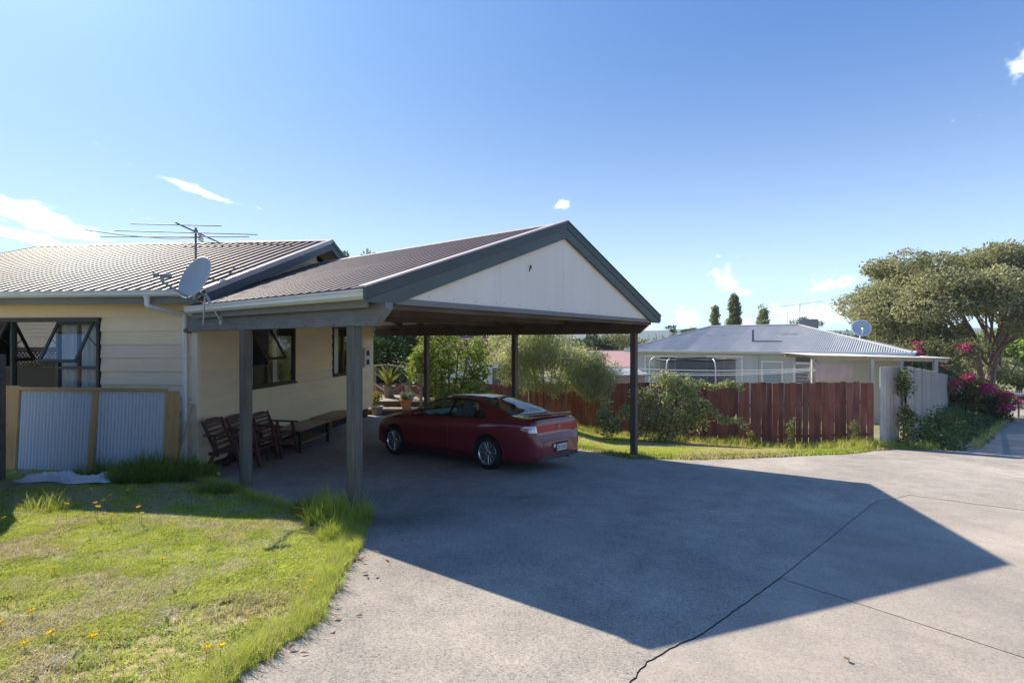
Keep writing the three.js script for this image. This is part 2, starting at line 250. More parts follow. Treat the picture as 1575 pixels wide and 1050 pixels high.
const concB = concreteTex([0.32, 0.28, 0.24], { size: 7, seed: 151, big: 0.14, mid: 0.15, fine: 0.16, gr: 0.17, pits: 0.2, light: 0.14, bump: 0.0007 });
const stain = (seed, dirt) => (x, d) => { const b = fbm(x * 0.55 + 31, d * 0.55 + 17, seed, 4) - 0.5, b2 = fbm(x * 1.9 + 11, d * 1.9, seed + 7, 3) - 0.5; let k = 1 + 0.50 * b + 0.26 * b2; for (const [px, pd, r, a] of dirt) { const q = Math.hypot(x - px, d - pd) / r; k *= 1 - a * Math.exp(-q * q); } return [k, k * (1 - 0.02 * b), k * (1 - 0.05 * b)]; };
// the base of it all: bare earth and rough ground out to the horizon
{
  const rows = [-60, -20, -6, 0, 2, 4, 6, 8, 10, 12, 14, 16, 18, 20, 23, 26, 30, 35, 40, 46, 52, 60, 75, 100, 160, 300, 700, 1600, 3200];
  const g = grid(64, rows.length - 1, (u, v, i, j) => { const d = rows[j], w = Math.max(24, Math.abs(d) * 1.6), x = (u * 2 - 1) * w, far = ss(60, 400, d) * 1.5; return [x, gy(x, -d) - 0.07 - far, -d]; }, false, (u, v, p) => [p[0], p[2]]);
  const earth = blotchy([0.19, 0.19, 0.085], { amp: 0.4, speck: 0.25, seed: 91, rough: 1, size: 3, tint: [0.25, 0.21, 0.12], w: 1024 });
  struct('ground', g, earth);
}
const jag = (pts, amp, seed) => { const r = rng(seed), out = []; for (let i = 0; i < pts.length - 1; i++) { const [a, b] = [pts[i], pts[i + 1]], L = Math.hypot(b[0] - a[0], b[1] - a[1]), n = Math.max(1, Math.round(L / 0.05)); for (let k = 0; k < n; k++) { const t = k / n, q = k ? (r() - 0.5) * 2 * amp : 0; out.push([lerp(a[0], b[0], t) - (b[1] - a[1]) / L * q, lerp(a[1], b[1], t) + (b[0] - a[0]) / L * q]); } } out.push(pts[pts.length - 1]); return out; };
const shift = (pts, dx, dd) => pts.map(([x, d]) => [x + dx, d + dd]);
const J1 = [...jag([[-2.38, -2.9], [-0.9, 1.0], [0.62, 2.78], [0.78, 3.02], [1.27, 3.41]], 0.009, 5), ...jag([[1.27, 3.41], [2.26, 4.38], [5.22, 7.45], [5.66, 7.66]], 0.004, 6).slice(1)];
const J3 = jag([[5.66, 7.66], [6.03, 7.9], [6.5, 7.45], [6.98, 7.05], [9.2, 5.0]], 0.006, 7);
const J2 = jag([[2.26, 4.38], [2.55, 3.98], [3.11, 3.17], [4.5, 1.3]], 0.003, 8);
const LAWN_EDGE = jag([[-2.4, -3.0], [-1.75, 1.0], [-1.62, 2.0], [-1.48, 2.7], [-1.29, 3.36], [-1.42, 4.42], [-1.5, 5.04], [-1.56, 5.42], [-1.78, 5.86], [-2.77, 6.42], [-3.61, 7.02], [-4.85, 8.02], [-5.2, 8.62]], 0.03, 9);
const DRIVE_EDGE = jag([[1.4, 12.75], [1.75, 12.2], [2.52, 11.05], [4.09, 11.13], [6.12, 11.81], [9.13, 13.39], [10.5, 13.87]], 0.03, 10);
{
  const drive = new THREE.Group(); drive.name = 'driveway'; drive.userData.kind = 'structure'; scene.add(drive);
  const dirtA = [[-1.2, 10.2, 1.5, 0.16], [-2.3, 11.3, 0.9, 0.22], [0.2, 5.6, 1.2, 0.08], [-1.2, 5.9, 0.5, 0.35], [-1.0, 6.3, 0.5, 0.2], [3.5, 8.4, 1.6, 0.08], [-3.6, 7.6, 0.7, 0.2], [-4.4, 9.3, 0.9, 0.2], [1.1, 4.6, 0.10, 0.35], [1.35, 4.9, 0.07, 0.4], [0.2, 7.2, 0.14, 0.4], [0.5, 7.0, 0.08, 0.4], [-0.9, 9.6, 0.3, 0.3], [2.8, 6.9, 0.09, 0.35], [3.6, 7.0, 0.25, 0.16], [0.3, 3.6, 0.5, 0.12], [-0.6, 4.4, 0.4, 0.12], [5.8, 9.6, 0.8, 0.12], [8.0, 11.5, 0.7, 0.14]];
  const slabA = [...LAWN_EDGE, [-5.12, 9.4], [-4.5, 16.3], [-4.6, 17.3], [-1.2, 17.3], ...DRIVE_EDGE, [12.4, 12.3], [16.5, 9.0], [9.24, 5.04], ...[...J3].reverse(), ...[...J1].reverse().slice(1)];
  struct('concrete_slab', groundSheet(slabA, 0.0, 0.5, null, stain(201, dirtA)), concA, drive);
  const slabC = [...shift(J1.filter((p) => p[0] > 2.25), 0.0025, -0.0025), ...shift(J3, 0.0, -0.008).slice(1), [11, 3.0], [9.6, -3.9], [4.52, 1.32], ...shift([...J2].reverse(), 0.002, 0.002)];
  struct('concrete_slab', groundSheet(slabC, -0.004, 0.5, null, stain(211, [])), concB, drive);
  const slabB = [...shift(J1.filter((p) => p[0] < 2.27), 0.003, -0.003), ...shift(J2, -0.002, -0.002).slice(1), [9.5, -4.0], [9.0, -16], [-3.5, -16], [-2.4, -3.0]];
  struct('concrete_slab', groundSheet(slabB, -0.006, 0.5, null, stain(221, [])), concB, drive);
  const lane = [[10.56, 13.84], [22.4, 24.05], [38.6, 41.8], [42.2, 38.2], [27.0, 20.5], [16.5, 9.06], [12.42, 12.34]];
  struct('concrete_slab', groundSheet(lane, -0.004, 1.0, null, stain(231, [[16, 16, 3, 0.1]])), concB, drive);
}
// street at the end of the lane, running across it, with a verge and kerbs
{
  const a = [38.6, 41.8], t = [0.7, -0.714], n = [0.714, 0.7], P = (s, o) => [a[0] + t[0] * s + n[0] * o, a[1] + t[1] * s + n[1] * o];
  const asphalt = blotchy([0.10, 0.10, 0.105], { amp: 0.12, speck: 0.18, seed: 95, rough: 0.9, size: 4 });
  struct('street', groundSheet([P(-60, 1.6), P(60, 1.6), P(60, 9.6), P(-60, 9.6)], -0.05, 3), asphalt);
  const kerbM = blotchy([0.42, 0.41, 0.39], { amp: 0.1, seed: 96 });
  for (const [o, w] of [[1.5, 0.16], [9.7, 0.16]]) { const list = []; for (let s = -60; s < 60; s += 2) { if (o < 2 && s > -1 && s < 5) continue; const p = P(s, o), q = P(s + 1.98, o); list.push(bar([p[0], gy(p[0], -p[1]) + 0.02, -p[1]], [q[0], gy(q[0], -q[1]) + 0.02, -q[1]], w, 0.16, 0.02)); } struct('kerb', merge(list), kerbM); }
  struct('footpath', groundSheet([P(-60, 11.6), P(60, 11.6), P(60, 13.2), P(-60, 13.2)], -0.02, 3), kerbM);
  const verge = blotchy([0.13, 0.16, 0.045], { amp: 0.3, speck: 0.3, seed: 97, rough: 1, size: 2, tint: [0.2, 0.19, 0.07] });
  struct('verge', groundSheet([P(-60, 9.85), P(60, 9.85), P(60, 11.55), P(-60, 11.55)], 0.0, 3), verge);
}
// far hills on the skyline
{
  const hm = blotchy([0.06, 0.085, 0.045], { amp: 0.3, seed: 98, size: 300, rough: 1 });
  const g = grid(90, 6, (u, v) => { const az = (-70 + 140 * u) * D2R, R = 1500 + 900 * v, h = (18 + 42 * fbm(u * 9 + 3, 4, 77, 4)) * Math.sin(v * Math.PI); return [Math.sin(az) * R, -8 + h, -Math.cos(az) * R]; }, false);
  struct('hills', g, hm);
}
// the sheets of earth under the grass
const LAWN_FRONT = [...LAWN_EDGE, [-5.25, 8.95], [-9.2, 9.3], [-9.2, -6.0], [-3.2, -6.0], [-2.4, -3]];
const LAWN_BACK = [...DRIVE_EDGE, [10.56, 13.9], [11.3, 14.6], [10.6, 14.6], [9.9, 14.35], [2.8, 18.9], [-2.2, 22.0], [-4.4, 21.5], [-1.2, 17.3]];
const rough1 = (x, z) => 0.028 * (fbm(x * 2.3 + 50, z * 2.3 + 50, 301, 3) - 0.5);
{
  const lawnM = std({ map: tex(1024, 1024, (u, v) => { const n = fbm(u * 60, v * 60, 310, 3, 60), m = fbm(u * 7, v * 7, 311, 4, 7), s = hash2(u * 1024, v * 1024, 5); const t = ss(0.42, 0.62, m + (n - 0.5) * 0.5); const k = 0.6 + 0.8 * n * (0.7 + 0.6 * s); return [lerp(0.19, 0.30, t) * k, lerp(0.20, 0.24, t) * k, lerp(0.05, 0.13, t) * k]; }, true, 0.5), roughness: 1 });
  struct('lawn', groundSheet(LAWN_FRONT, 0.004, 0.18, rough1), lawnM);
  struct('grass_strip', groundSheet(LAWN_BACK, 0.006, 0.4, rough1), lawnM);
}
// ---------------------------------------------------------------- the house on the left
// local frame: x along the front wall towards the corner (corner at 0), z towards the camera, y = world y - base
const H0 = { x: -5.22, z: -8.6, y: -0.5, turn: -5.5 * D2R };
const house = thing('weatherboard_house', 'single storey cream weatherboard house with a dark ribbed metal roof, left of the carport', 'house', [H0.x, H0.y, H0.z], H0.turn);
const HY = (y) => y - H0.y; // world height to house height
function weatherboard(len, h = 0.226) { // profile along x, sloping face towards +z
  const g = prism([[0, 0], [0.036, 0], [0.036, 0.006], [0.012, h], [0, h]], len); // x = thickness, y = height, z = length
  return g;
}
const boardMats = [0, 1, 2, 3].map((i) => { const m = MAT.cream.clone(); m.color = rgb(1 - 0.03 * (i % 3), 1 - 0.035 * (i % 3), 1 - 0.05 * (i % 2)); return m; });
{
  const r = rng(3); let k = 0;
  const sillY = 0.69, headY = 2.0, course = 0.2237, y0 = -0.449;
  const put = (wall, a, b, y, h) => { // wall 'f' spans local x from a to b, wall 's' spans t = -z from a to b
    const L = b - a; if (L < 0.02) return; const g = weatherboard(L, h + 0.012); const t = (r() - 0.5) * 0.0025;
    if (wall === 'f') g.applyMatrix4(M4().makeRotationY(-Math.PI / 2)), g.translate(b, 0, 0); // thickness -> +z
    else g.translate(0, 0, -b);
    g.translate(wall === 's' ? t : 0, HY(y), wall === 'f' ? t : 0); boxUV(g, k * 0.77); mesh('weatherboard', g, boardMats[k++ % 4], house);
  };
  const rows = []; for (let y = y0; y < 2.2; y += course) rows.push([y, Math.min(course, 2.235 - y)]);
  for (const [y, h] of rows) {
    const cut = y + h > 0.70 && y < 2.0; // front window between -4.9 and -1.72
    if (y < 0.7 && y + h > 0.7) { put('f', -6.4, -0.03, y, 0.69 - y); put('f', -1.70, -0.03, 0.69, y + h - 0.69); }
    else if (cut) put('f', -1.70, -0.03, y, h), put('f', -6.4, -4.92, y, h); else put('f', -6.4, -0.03, y, h);
    const win = [[1.22, 3.14], [5.05, 6.32]];
    if (y < sillY && y + h > sillY) { put('s', 0.03, 7.9, y, sillY - y); }
    const yy = Math.max(y, y < sillY && y + h > sillY ? sillY : y), hh = y + h - yy;
    if (y + h > sillY && y < headY) { put('s', 0.03, win[0][0], yy, hh); put('s', win[0][1], win[1][0], yy, hh); put('s', win[1][1], 7.9, yy, hh); }
    else if (y + h <= sillY) put('s', 0.03, 7.9, y, h); else put('s', 0.03, 7.9, yy, hh);
  }
  // gable end above the eaves
  for (let y = 2.235; y < 3.85; y += course) { const e = 0.05 + (y + course * 0.5 - 2.235) / 0.395; put('s', e, 7.9 - e, y, course); }
}
{
  const put = (n, m, ...gs) => mesh(n, merge(gs), m, house);
  // corner boards, foundation, lining behind the boards
  put('corner_board', MAT.creamTrim, box(0.106, 2.70, 0.03, -0.006, HY(0.89), 0.032), box(0.03, 2.70, 0.075, 0.032, HY(0.89), -0.02));
  put('corner_board', MAT.creamTrim, box(0.03, 2.6, 0.06, 0.032, HY(0.95), -7.93));
  put('foundation', MAT.dark, box(0.06, 0.7, 7.8, -0.12, HY(-0.75), -3.95), box(6.3, 0.7, 0.06, -3.2, HY(-0.75), -0.12));
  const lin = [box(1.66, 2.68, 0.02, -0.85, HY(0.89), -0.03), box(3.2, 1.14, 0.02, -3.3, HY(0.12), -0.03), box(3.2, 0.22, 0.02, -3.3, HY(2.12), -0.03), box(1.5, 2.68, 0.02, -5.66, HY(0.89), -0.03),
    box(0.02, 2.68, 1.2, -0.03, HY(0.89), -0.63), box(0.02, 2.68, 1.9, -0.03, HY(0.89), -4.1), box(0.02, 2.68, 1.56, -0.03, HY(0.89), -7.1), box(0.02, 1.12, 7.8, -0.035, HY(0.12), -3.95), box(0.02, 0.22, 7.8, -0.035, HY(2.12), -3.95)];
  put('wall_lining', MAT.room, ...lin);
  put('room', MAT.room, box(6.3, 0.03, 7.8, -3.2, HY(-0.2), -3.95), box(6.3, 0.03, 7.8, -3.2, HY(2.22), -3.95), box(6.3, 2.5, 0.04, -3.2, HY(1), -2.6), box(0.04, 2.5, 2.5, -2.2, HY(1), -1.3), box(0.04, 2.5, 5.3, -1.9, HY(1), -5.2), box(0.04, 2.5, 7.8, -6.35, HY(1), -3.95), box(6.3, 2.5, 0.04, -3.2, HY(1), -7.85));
  // roof: front slope eave at z 0.5, ridge at z -3.95
  const eY = 2.385, rise = 1.62, zE = 0.50, zR = -3.95, zB = -8.4, xv = 0.52, pitch = 0.19;
  const prof = [[0, 0], [0.088, 0], [0.098, 0.04], [0.158, 0.04], [0.168, 0]];
  const ribs = (za, ya, zb, yb, x0, x1) => { const xs = [], hs = []; for (let x = x1; x > x0; x -= pitch) for (const [a, h] of prof) { if (x - a < x0) break; xs.push(x - a); hs.push(h); } const n = Math.hypot(zb - za, yb - ya), ny = (Math.abs(zb - za)) / n, nz = (yb - ya) / n * Math.sign(za - zb); return facet(xs.length - 1, 1, (u, v, i) => [xs[i], HY(lerp(ya, yb, v)) + hs[i] * ny, lerp(za, zb, v) + hs[i] * nz], false, (u, v, p) => [p[0], p[2]]); };
  mesh('roof_sheet', ribs(zE, eY, zR, eY + rise, -7.2, xv), MAT.roof, house); mesh('roof_sheet', ribs(zB, eY, zR, eY + rise, -7.2, xv), MAT.roof, house);
  put('ridge_cap', MAT.ridge, box(7.75, 0.012, 0.17, -3.33, HY(eY + rise) + 0.022, zR + 0.078, 0.35), box(7.75, 0.012, 0.17, -3.33, HY(eY + rise) + 0.022, zR - 0.078, -0.35));
  // verge: barge boards with a light metal capping
  const barge = (za, zb, sgn) => { const L = Math.hypot(zb - za, rise), a = Math.atan2(rise, Math.abs(zb - za)); return [L, a, (za + zb) / 2]; };
  for (const [za, zb, s] of [[zE + 0.02, zR, 1], [zB - 0.02, zR, -1]]) {
    const [L, a, zm] = barge(za, zb, s), ym = HY(eY + rise / 2);
    mesh('barge_board', box(0.035, 0.215, L, xv - 0.02, ym - 0.085, zm, s * a), MAT.greenPaint, house);
    mesh('barge_capping', merge([box(0.06, 0.014, L, xv - 0.02, ym + 0.052, zm, s * a, 0, 0, 0.003), box(0.012, 0.085, L, xv + 0.010, ym + 0.012, zm, s * a, 0, 0, 0.003)]), s > 0 ? MAT.ridge : MAT.greenPaint, house);
    mesh('soffit', box(0.46, 0.012, L - 0.1, xv - 0.28, ym - 0.14, zm, s * a), MAT.paleTimber, house);
  }
  mesh('soffit', box(6.4 + xv, 0.014, 0.46, -3.2 + xv / 2, HY(2.235), 0.26), MAT.creamTrim, house);
  mesh('fascia', box(6.9, 0.145, 0.024, -3.05, HY(2.285), 0.485), MAT.fascia, house);
  const gut = prism([[0, 0], [0.075, 0.0], [0.105, 0.03], [0.105, 0.062], [0.118, 0.085], [0.118, 0.1], [0.108, 0.1], [0.1, 0.085], [0.09, 0.04], [0.07, 0.012], [0.006, 0.012], [0.006, 0.1], [0, 0.1]], 6.95); gut.rotateY(-Math.PI / 2); gut.translate(0.46, HY(2.312), 0.5); boxUV(gut);
  mesh('gutter', gut, MAT.gutter, house);
  // the downpipe at the corner
  const dp = mesh('downpipe', merge([lathe([[0.055, 0], [0.055, 0.02], [0.038, 0.05], [0.036, 0.07]], 14).rotateX(Math.PI).translate(-0.41, HY(2.33), 0.55), pipe([[-0.41, HY(2.29), 0.55], [-0.41, HY(2.20), 0.55], [-0.385, HY(2.155), 0.52], [-0.18, HY(2.07), 0.13], [-0.145, HY(2.03), 0.085], [-0.145, HY(1.95), 0.08]], 0.038, 12, 40), rod([-0.145, HY(2.0), 0.08], [-0.145, HY(-0.48), 0.08], 0.041, 16)]), MAT.whitePipe, house);
  for (const y of [1.38, 0.62, -0.15]) mesh('bracket', box(0.13, 0.02, 0.03, -0.12, HY(y), 0.06), MAT.creamTrim, dp);
  mesh('vent_pipe', rod([-0.09, HY(1.79), 0.02], [-0.09, HY(1.79), 0.14], 0.035, 14), plain(0.16, 0.11, 0.07, 0.8), house);
}
// windows: aluminium joinery with one awning sash propped open
const tiltPoint = (p, hinge, a, axis) => p;
function windowUnit(parent, frame, o) { // local: width along +x from 0, height y from 0, outward +z
  const w = new THREE.Group(); w.name = 'window'; parent.add(w); w.position.set(...frame.p); w.rotation.y = frame.turn;
  const { W, Hh, mull, tr, open, fm } = o, T = 0.045, Dp = 0.07;
  const fr = [box(W, T, Dp, W / 2, T / 2, 0), box(W, T, Dp, W / 2, Hh - T / 2, 0), box(T, Hh - 2 * T, Dp, T / 2, Hh / 2, 0), box(T, Hh - 2 * T, Dp, W - T / 2, Hh / 2, 0), box(W + 0.06, 0.03, 0.1, W / 2, -0.012, 0.02), box(W + 0.06, 0.03, 0.09, W / 2, Hh + 0.012, 0.015)];
  for (const m of mull) fr.push(box(T, Hh - 2 * T, Dp, m, Hh / 2, 0));
  for (const [a, b] of open) fr.push(box(b - a - T, T, Dp, (a + b) / 2, tr, 0));
  mesh('frame', merge(fr), fm, w);
  const xs = [T / 2, ...mull, W - T / 2];
  for (let i = 0; i < xs.length - 1; i++) {
    const a = xs[i], b = xs[i + 1], isOpen = open.some(([p, q]) => Math.abs(p - a) < 0.06 && Math.abs(q - b) < 0.06);
    const top = isOpen ? tr : Hh - T;
    const gl = new THREE.PlaneGeometry(b - a - T + 0.004, top - T); gl.translate((a + b) / 2, (top + T) / 2, -0.01); mesh('pane', clean(gl), MAT.glass, w);
    if (isOpen) {
      const sw = b - a - T - 0.01, sh = Hh - T - tr - T / 2 - 0.01, ang = o.ang, y0 = Hh - T - 0.005, cx = (a + b) / 2;
      const sash = mesh('sash', place(merge([box(sw, 0.045, 0.035, 0, -0.022, 0), box(sw, 0.05, 0.035, 0, -sh + 0.025, 0), box(0.045, sh - 0.095, 0.035, -sw / 2 + 0.022, -sh / 2, 0), box(0.045, sh - 0.095, 0.035, sw / 2 - 0.022, -sh / 2, 0)]), cx, y0, 0.045, -ang), fm, w);
      mesh('pane', place(clean(new THREE.PlaneGeometry(sw - 0.07, sh - 0.08).translate(0, -sh / 2, 0)), cx, y0, 0.045, -ang), MAT.glass, w);
      const ey = y0 - 0.28 * Math.cos(ang), ez = 0.045 + 0.28 * Math.sin(ang);
      for (const s of [-1, 1]) mesh('stay', bar([cx + s * (sw / 2 + 0.012), y0 - 0.40, 0.03], [cx + s * (sw / 2 + 0.012), ey, ez], 0.012), MAT.black, w);
    }
  }
  // curtains with folds behind the glass
  for (const [a, b, m] of o.curtains) mesh('curtain', grid(Math.round((b - a) / 0.012), 1, (u, v) => { const x = lerp(a, b, u); return [x, lerp(0.03, Hh - 0.03, v), -0.11 + 0.022 * Math.sin(x * 62 + 1.5 * Math.sin(x * 9)) + 0.01 * Math.sin(x * 23)]; }), m, w);
  return w;
}
windowUnit(house, { p: [-4.9, HY(0.73), 0.02], turn: 0 }, { W: 3.18, Hh: 1.26, mull: [0.78, 1.56, 2.42], tr: 0.44, ang: 27 * D2R, open: [[0.78, 1.56], [2.42, 3.1575]], fm: MAT.alu, curtains: [[0.05, 0.75, MAT.curtain], [2.30, 3.14, MAT.curtain]] });
windowUnit(house, { p: [0.02, HY(0.71), -1.24], turn: Math.PI / 2 }, { W: 1.88, Hh: 1.29, mull: [0.79], tr: 0.42, ang: 30 * D2R, open: [[0.0225, 0.79]], fm: MAT.bronze, curtains: [[0.05, 0.45, MAT.curtain], [1.15, 1.35, MAT.curtain]] });
windowUnit(house, { p: [0.02, HY(0.71), -5.07], turn: Math.PI / 2 }, { W: 1.23, Hh: 1.29, mull: [0.62], tr: 0.42, ang: 0, open: [], fm: MAT.bronze, curtains: [[0.06, 0.55, MAT.curtainWhite]] });
{
  const mb = new THREE.Group(); mb.name = 'meter_box'; house.add(mb); mb.position.set(0.03, HY(1.12), -7.25);
  mesh('case', box(0.10, 0.58, 0.42, 0.05, 0, 0), MAT.whiteOld, mb); mesh('backboard', box(0.03, 0.66, 0.36, 0.015, 0, 0.42), MAT.paleTimber, mb);
  for (const y of [0.14, -0.13]) mesh('meter_window', box(0.02, 0.15, 0.2, 0.11, y, -0.02, 0, 0, 0, 0.006), MAT.dark, mb);
}
// ---------------------------------------------------------------- the gabled carport
// local frame: x along the gable (left eave 0 to right eave 7.59), z towards the open gable front (front at 0), y = world y - base
const C0 = { x: -1.458, z: -5.226, y: -0.4, c: 0.6127, s: 0.7903 };
const carport = thing('carport', 'open gabled carport with timber posts and a dark ribbed roof over the parked car', 'carport', [C0.x, C0.y, C0.z], Math.atan2(C0.s, C0.c));
const CY = (y) => y - C0.y;
const cW = (lx, lz) => [C0.x + C0.c * lx + C0.s * lz, C0.z - C0.s * lx + C0.c * lz]; // local to world x, z
{
  const W = 7.59, eY = 2.158, rise = 1.352, m = rise / (W / 2), ang = Math.atan(m), pitch = 0.19;
  const cut = (lx) => -5.02 - 0.632 * (lx - 0.36), put = (n, mt, ...g) => mesh(n, merge(g), mt, carport);
  const prof = [[0, 0], [0.088, 0], [0.098, 0.04], [0.158, 0.04], [0.168, 0]];
  const inv = (lz) => 0.36 + (-5.02 - lz) / 0.632; // where the house wall cuts a rib
  for (const side of [0, 1]) {
    const zs = [], hs = []; for (let z = -0.03; z > -9.75; z -= pitch) for (const [a, h] of prof) { zs.push(z - a); hs.push(h); }
    const rows = zs.map((z, i) => { const lo = side ? 3.795 : Math.max(0.075, z < -4.55 ? Math.max(0.36, inv(z)) : 0), hi = side ? W - 0.075 : 3.795; const a = side ? Math.max(lo, inv(z)) : lo; return a < hi - 0.02 ? [z, hs[i], a, hi] : null; }).filter(Boolean);
    const hgt = (x) => eY - 0.045 + m * Math.min(x, W - x);
    mesh('roof_sheet', facet(rows.length - 1, 3, (u, v, i) => { const [z, h, a, b] = rows[i], x = lerp(a, b, v); return [x - (side ? -1 : 1) * h * Math.sin(ang), CY(hgt(x)) + h * Math.cos(ang), z]; }, true, (u, v, p) => [p[2], p[0]]), MAT.roof, carport);
  }
  const under = plain(0.62, 0.60, 0.56, 0.8);
  for (const side of [0, 1]) mesh('roof_underlay', grid(1, 24, (u, v) => { const x = side ? lerp(3.795, W - 0.15, u) : lerp(0.15, 3.795, u), zc = Math.max(-9.4, cut(x) + 0.05), z = lerp(-0.12, x < 0.36 ? -4.5 : zc, v); return [x, CY(eY - 0.075 + m * Math.min(x, W - x)), z]; }), under, carport);
  put('ridge_cap', MAT.ridge, ...[1, -1].map((s) => box(0.17, 0.012, 6.95, 3.795 - s * 0.078, CY(eY + rise) - 0.028, -3.48, 0, 0, s * ang, 0.003)));
  // roof framing seen from below
  for (let z = -0.55; z > -8.6; z -= 0.95) for (const s of [0, 1]) {
    const a = s ? W - 0.25 : 0.25, b = 3.795, lim = inv(z - 0.05); let a2 = a; if (!s) { a2 = Math.max(a, lim); if (a2 > b - 0.2) continue; } let b2 = b; if (s) { b2 = Math.max(b, lim); if (b2 > a - 0.2) continue; }
    const y = (x) => CY(eY - 0.12 + m * Math.min(x, W - x) - 0.015);
    mesh('rafter', bar([a2, y(a2), z], [b2, y(b2), z], 0.05, 0.1, 0.003), MAT.darkTimber, carport);
  }
  for (const z of [-0.30, -2.3, -4.3]) { const a = Math.max(0.2, inv(z)), g = box(W - 0.2 - a, 0.14, 0.05, (a + W - 0.2) / 2, CY(2.09), z); mesh('tie_beam', g, MAT.darkTimber, carport); }
  mesh('tie_beam', box(W - 0.56, 0.19, 0.045, W / 2, CY(2.055), -0.14), MAT.darkTimber, carport);
  // girders on the posts
  const gird = (lx, z0, z1, mt) => { const g = prism([[z0 - 0.20, 0], [z0, 0.17], [z0, 0.235], [z1, 0.235], [z1, 0]], 0.09, 0.004); g.rotateY(-Math.PI / 2); g.translate(lx + 0.045, CY(1.785), 0); boxUV(g); return mesh('girder', g, mt, carport); };
  gird(0.263, 0.02, -5.0, MAT.girder); gird(W - 0.263, -0.16, -9.4, MAT.darkTimber);
  // posts
  for (const [lx, lz] of [[0.263, -0.579], [0.263, -3.118], [W - 0.263, -0.477], [W - 0.263, -3.745], [W - 0.263, -7.013]]) {
    const [x, z] = cW(lx, lz), yb = gy(x, z) - 0.08; mesh('post', box(0.128, 1.785 - yb, 0.128, lx, CY((1.785 + yb) / 2), lz, 0, 0, 0, 0.007), lx < 1 ? MAT.post : MAT.darkTimber, carport);
  }
  // fascia and gutter along both eaves
  for (const s of [0, 1]) {
    const X = (x) => (s ? W - x : x), z1 = s ? -9.45 : -4.56, L = -z1 - 0.03;
    mesh('fascia', box(0.024, 0.16, L - 0.12, X(0.125), CY(2.05), (z1 - 0.15) / 2), MAT.fascia, carport);
    const g = prism([[0, 0], [0.075, 0.0], [0.105, 0.03], [0.105, 0.062], [0.118, 0.085], [0.118, 0.1], [0.108, 0.1], [0.1, 0.085], [0.09, 0.04], [0.07, 0.012], [0.006, 0.012], [0.006, 0.1], [0, 0.1]], L);
    if (!s) g.scale(-1, 1, 1); g.translate(X(0.11), CY(2.05), z1); const q = clean(g); q.computeVertexNormals(); boxUV(q); mesh('gutter', q, MAT.gutter, carport);
    mesh('end_cap', box(0.115, 0.1, 0.006, X(0.055), CY(2.1), -0.028), MAT.gutter, carport);
  }
  mesh('flashing', bar([0.42, CY(2.19), cut(0.42) + 0.02], [3.75, CY(2.19 + m * 3.33), cut(3.75) + 0.02], 0.14, 0.02), MAT.greenDark, carport);
  // gable: barge boards with capping, infill panel and trim
  for (const s of [0, 1]) {
    const X = (x) => (s ? W - x : x), pr = (pts, d, z, mt, n) => { let p = pts.map(([x, y]) => [X(x), CY(y)]); if (s) p = p.reverse(); const g = prism(p, d, 0.003); g.translate(0, 0, z); return mesh(n, boxUV(g, s * 3), mt, carport); };
    pr([[0.0, eY - 0.145], [0.36, eY - 0.145], [3.79, eY + rise - 0.262], [3.79, eY + rise - 0.115], [0.0, eY - 0.115]], 0.035, -0.035, MAT.greenPaint, 'barge_board');
    pr([[-0.02, eY - 0.115], [3.79, eY + rise - 0.115], [3.79, eY + rise], [-0.02, eY]], 0.05, -0.037, MAT.greenDark, 'barge_capping');
    pr([[-0.03, eY + 0.004], [3.79, eY + rise + 0.004], [3.79, eY + rise + 0.018], [-0.03, eY + 0.018]], 0.15, -0.125, s ? MAT.greenDark : MAT.ridge, 'verge_flashing');
  }
  // panel in three sheets with fine joints
  const pz = -0.075, py = 2.075, pt = (x) => eY - 0.15 + m * Math.min(x, W - x);
  const sheets = [[0.42, 2.2], [2.204, 3.8], [3.804, 5.38], [5.384, W - 0.42]];
  for (const [a, b] of sheets) { const pts = [[a, CY(py)], [b, CY(py)], [b, CY(pt(b))]]; if (a < 3.795 && b > 3.795) pts.push([3.795, CY(pt(3.795))]); pts.push([a, CY(pt(a))]); const g = prism(pts, 0.012), P = g.attributes.position, U = g.attributes.uv; for (let i = 0; i < P.count; i++) U.setXY(i, P.getX(i), P.getY(i) + 0.3); g.translate(0, 0, pz); const pm = mesh('gable_panel', g, MAT.panel, carport); void pm; }
  mesh('gable_backing', (() => { const g = prism([[0.42, CY(py)], [W - 0.42, CY(py)], [3.795, CY(pt(3.795))]], 0.01); g.translate(0, 0, pz - 0.03); return g; })(), MAT.darkTimber, carport);
  for (const [a, b] of sheets) for (let x = a + 0.08; x < b; x += (b - a - 0.16) / 4) mesh('nail_head', rod([x, CY(py + 0.05), pz + 0.012], [x, CY(py + 0.05), pz + 0.0145], 0.007, 6), MAT.fascia, carport);
  mesh('gable_trim', box(W - 0.7, 0.065, 0.04, W / 2, CY(py - 0.03), -0.06), MAT.fascia, carport);
  mesh('hook', merge([pipe([[2.86, CY(2.62), -0.055], [2.87, CY(2.70), -0.045], [2.90, CY(2.72), -0.05], [2.90, CY(2.66), -0.055]], 0.006, 6)]), MAT.dark, carport);
}
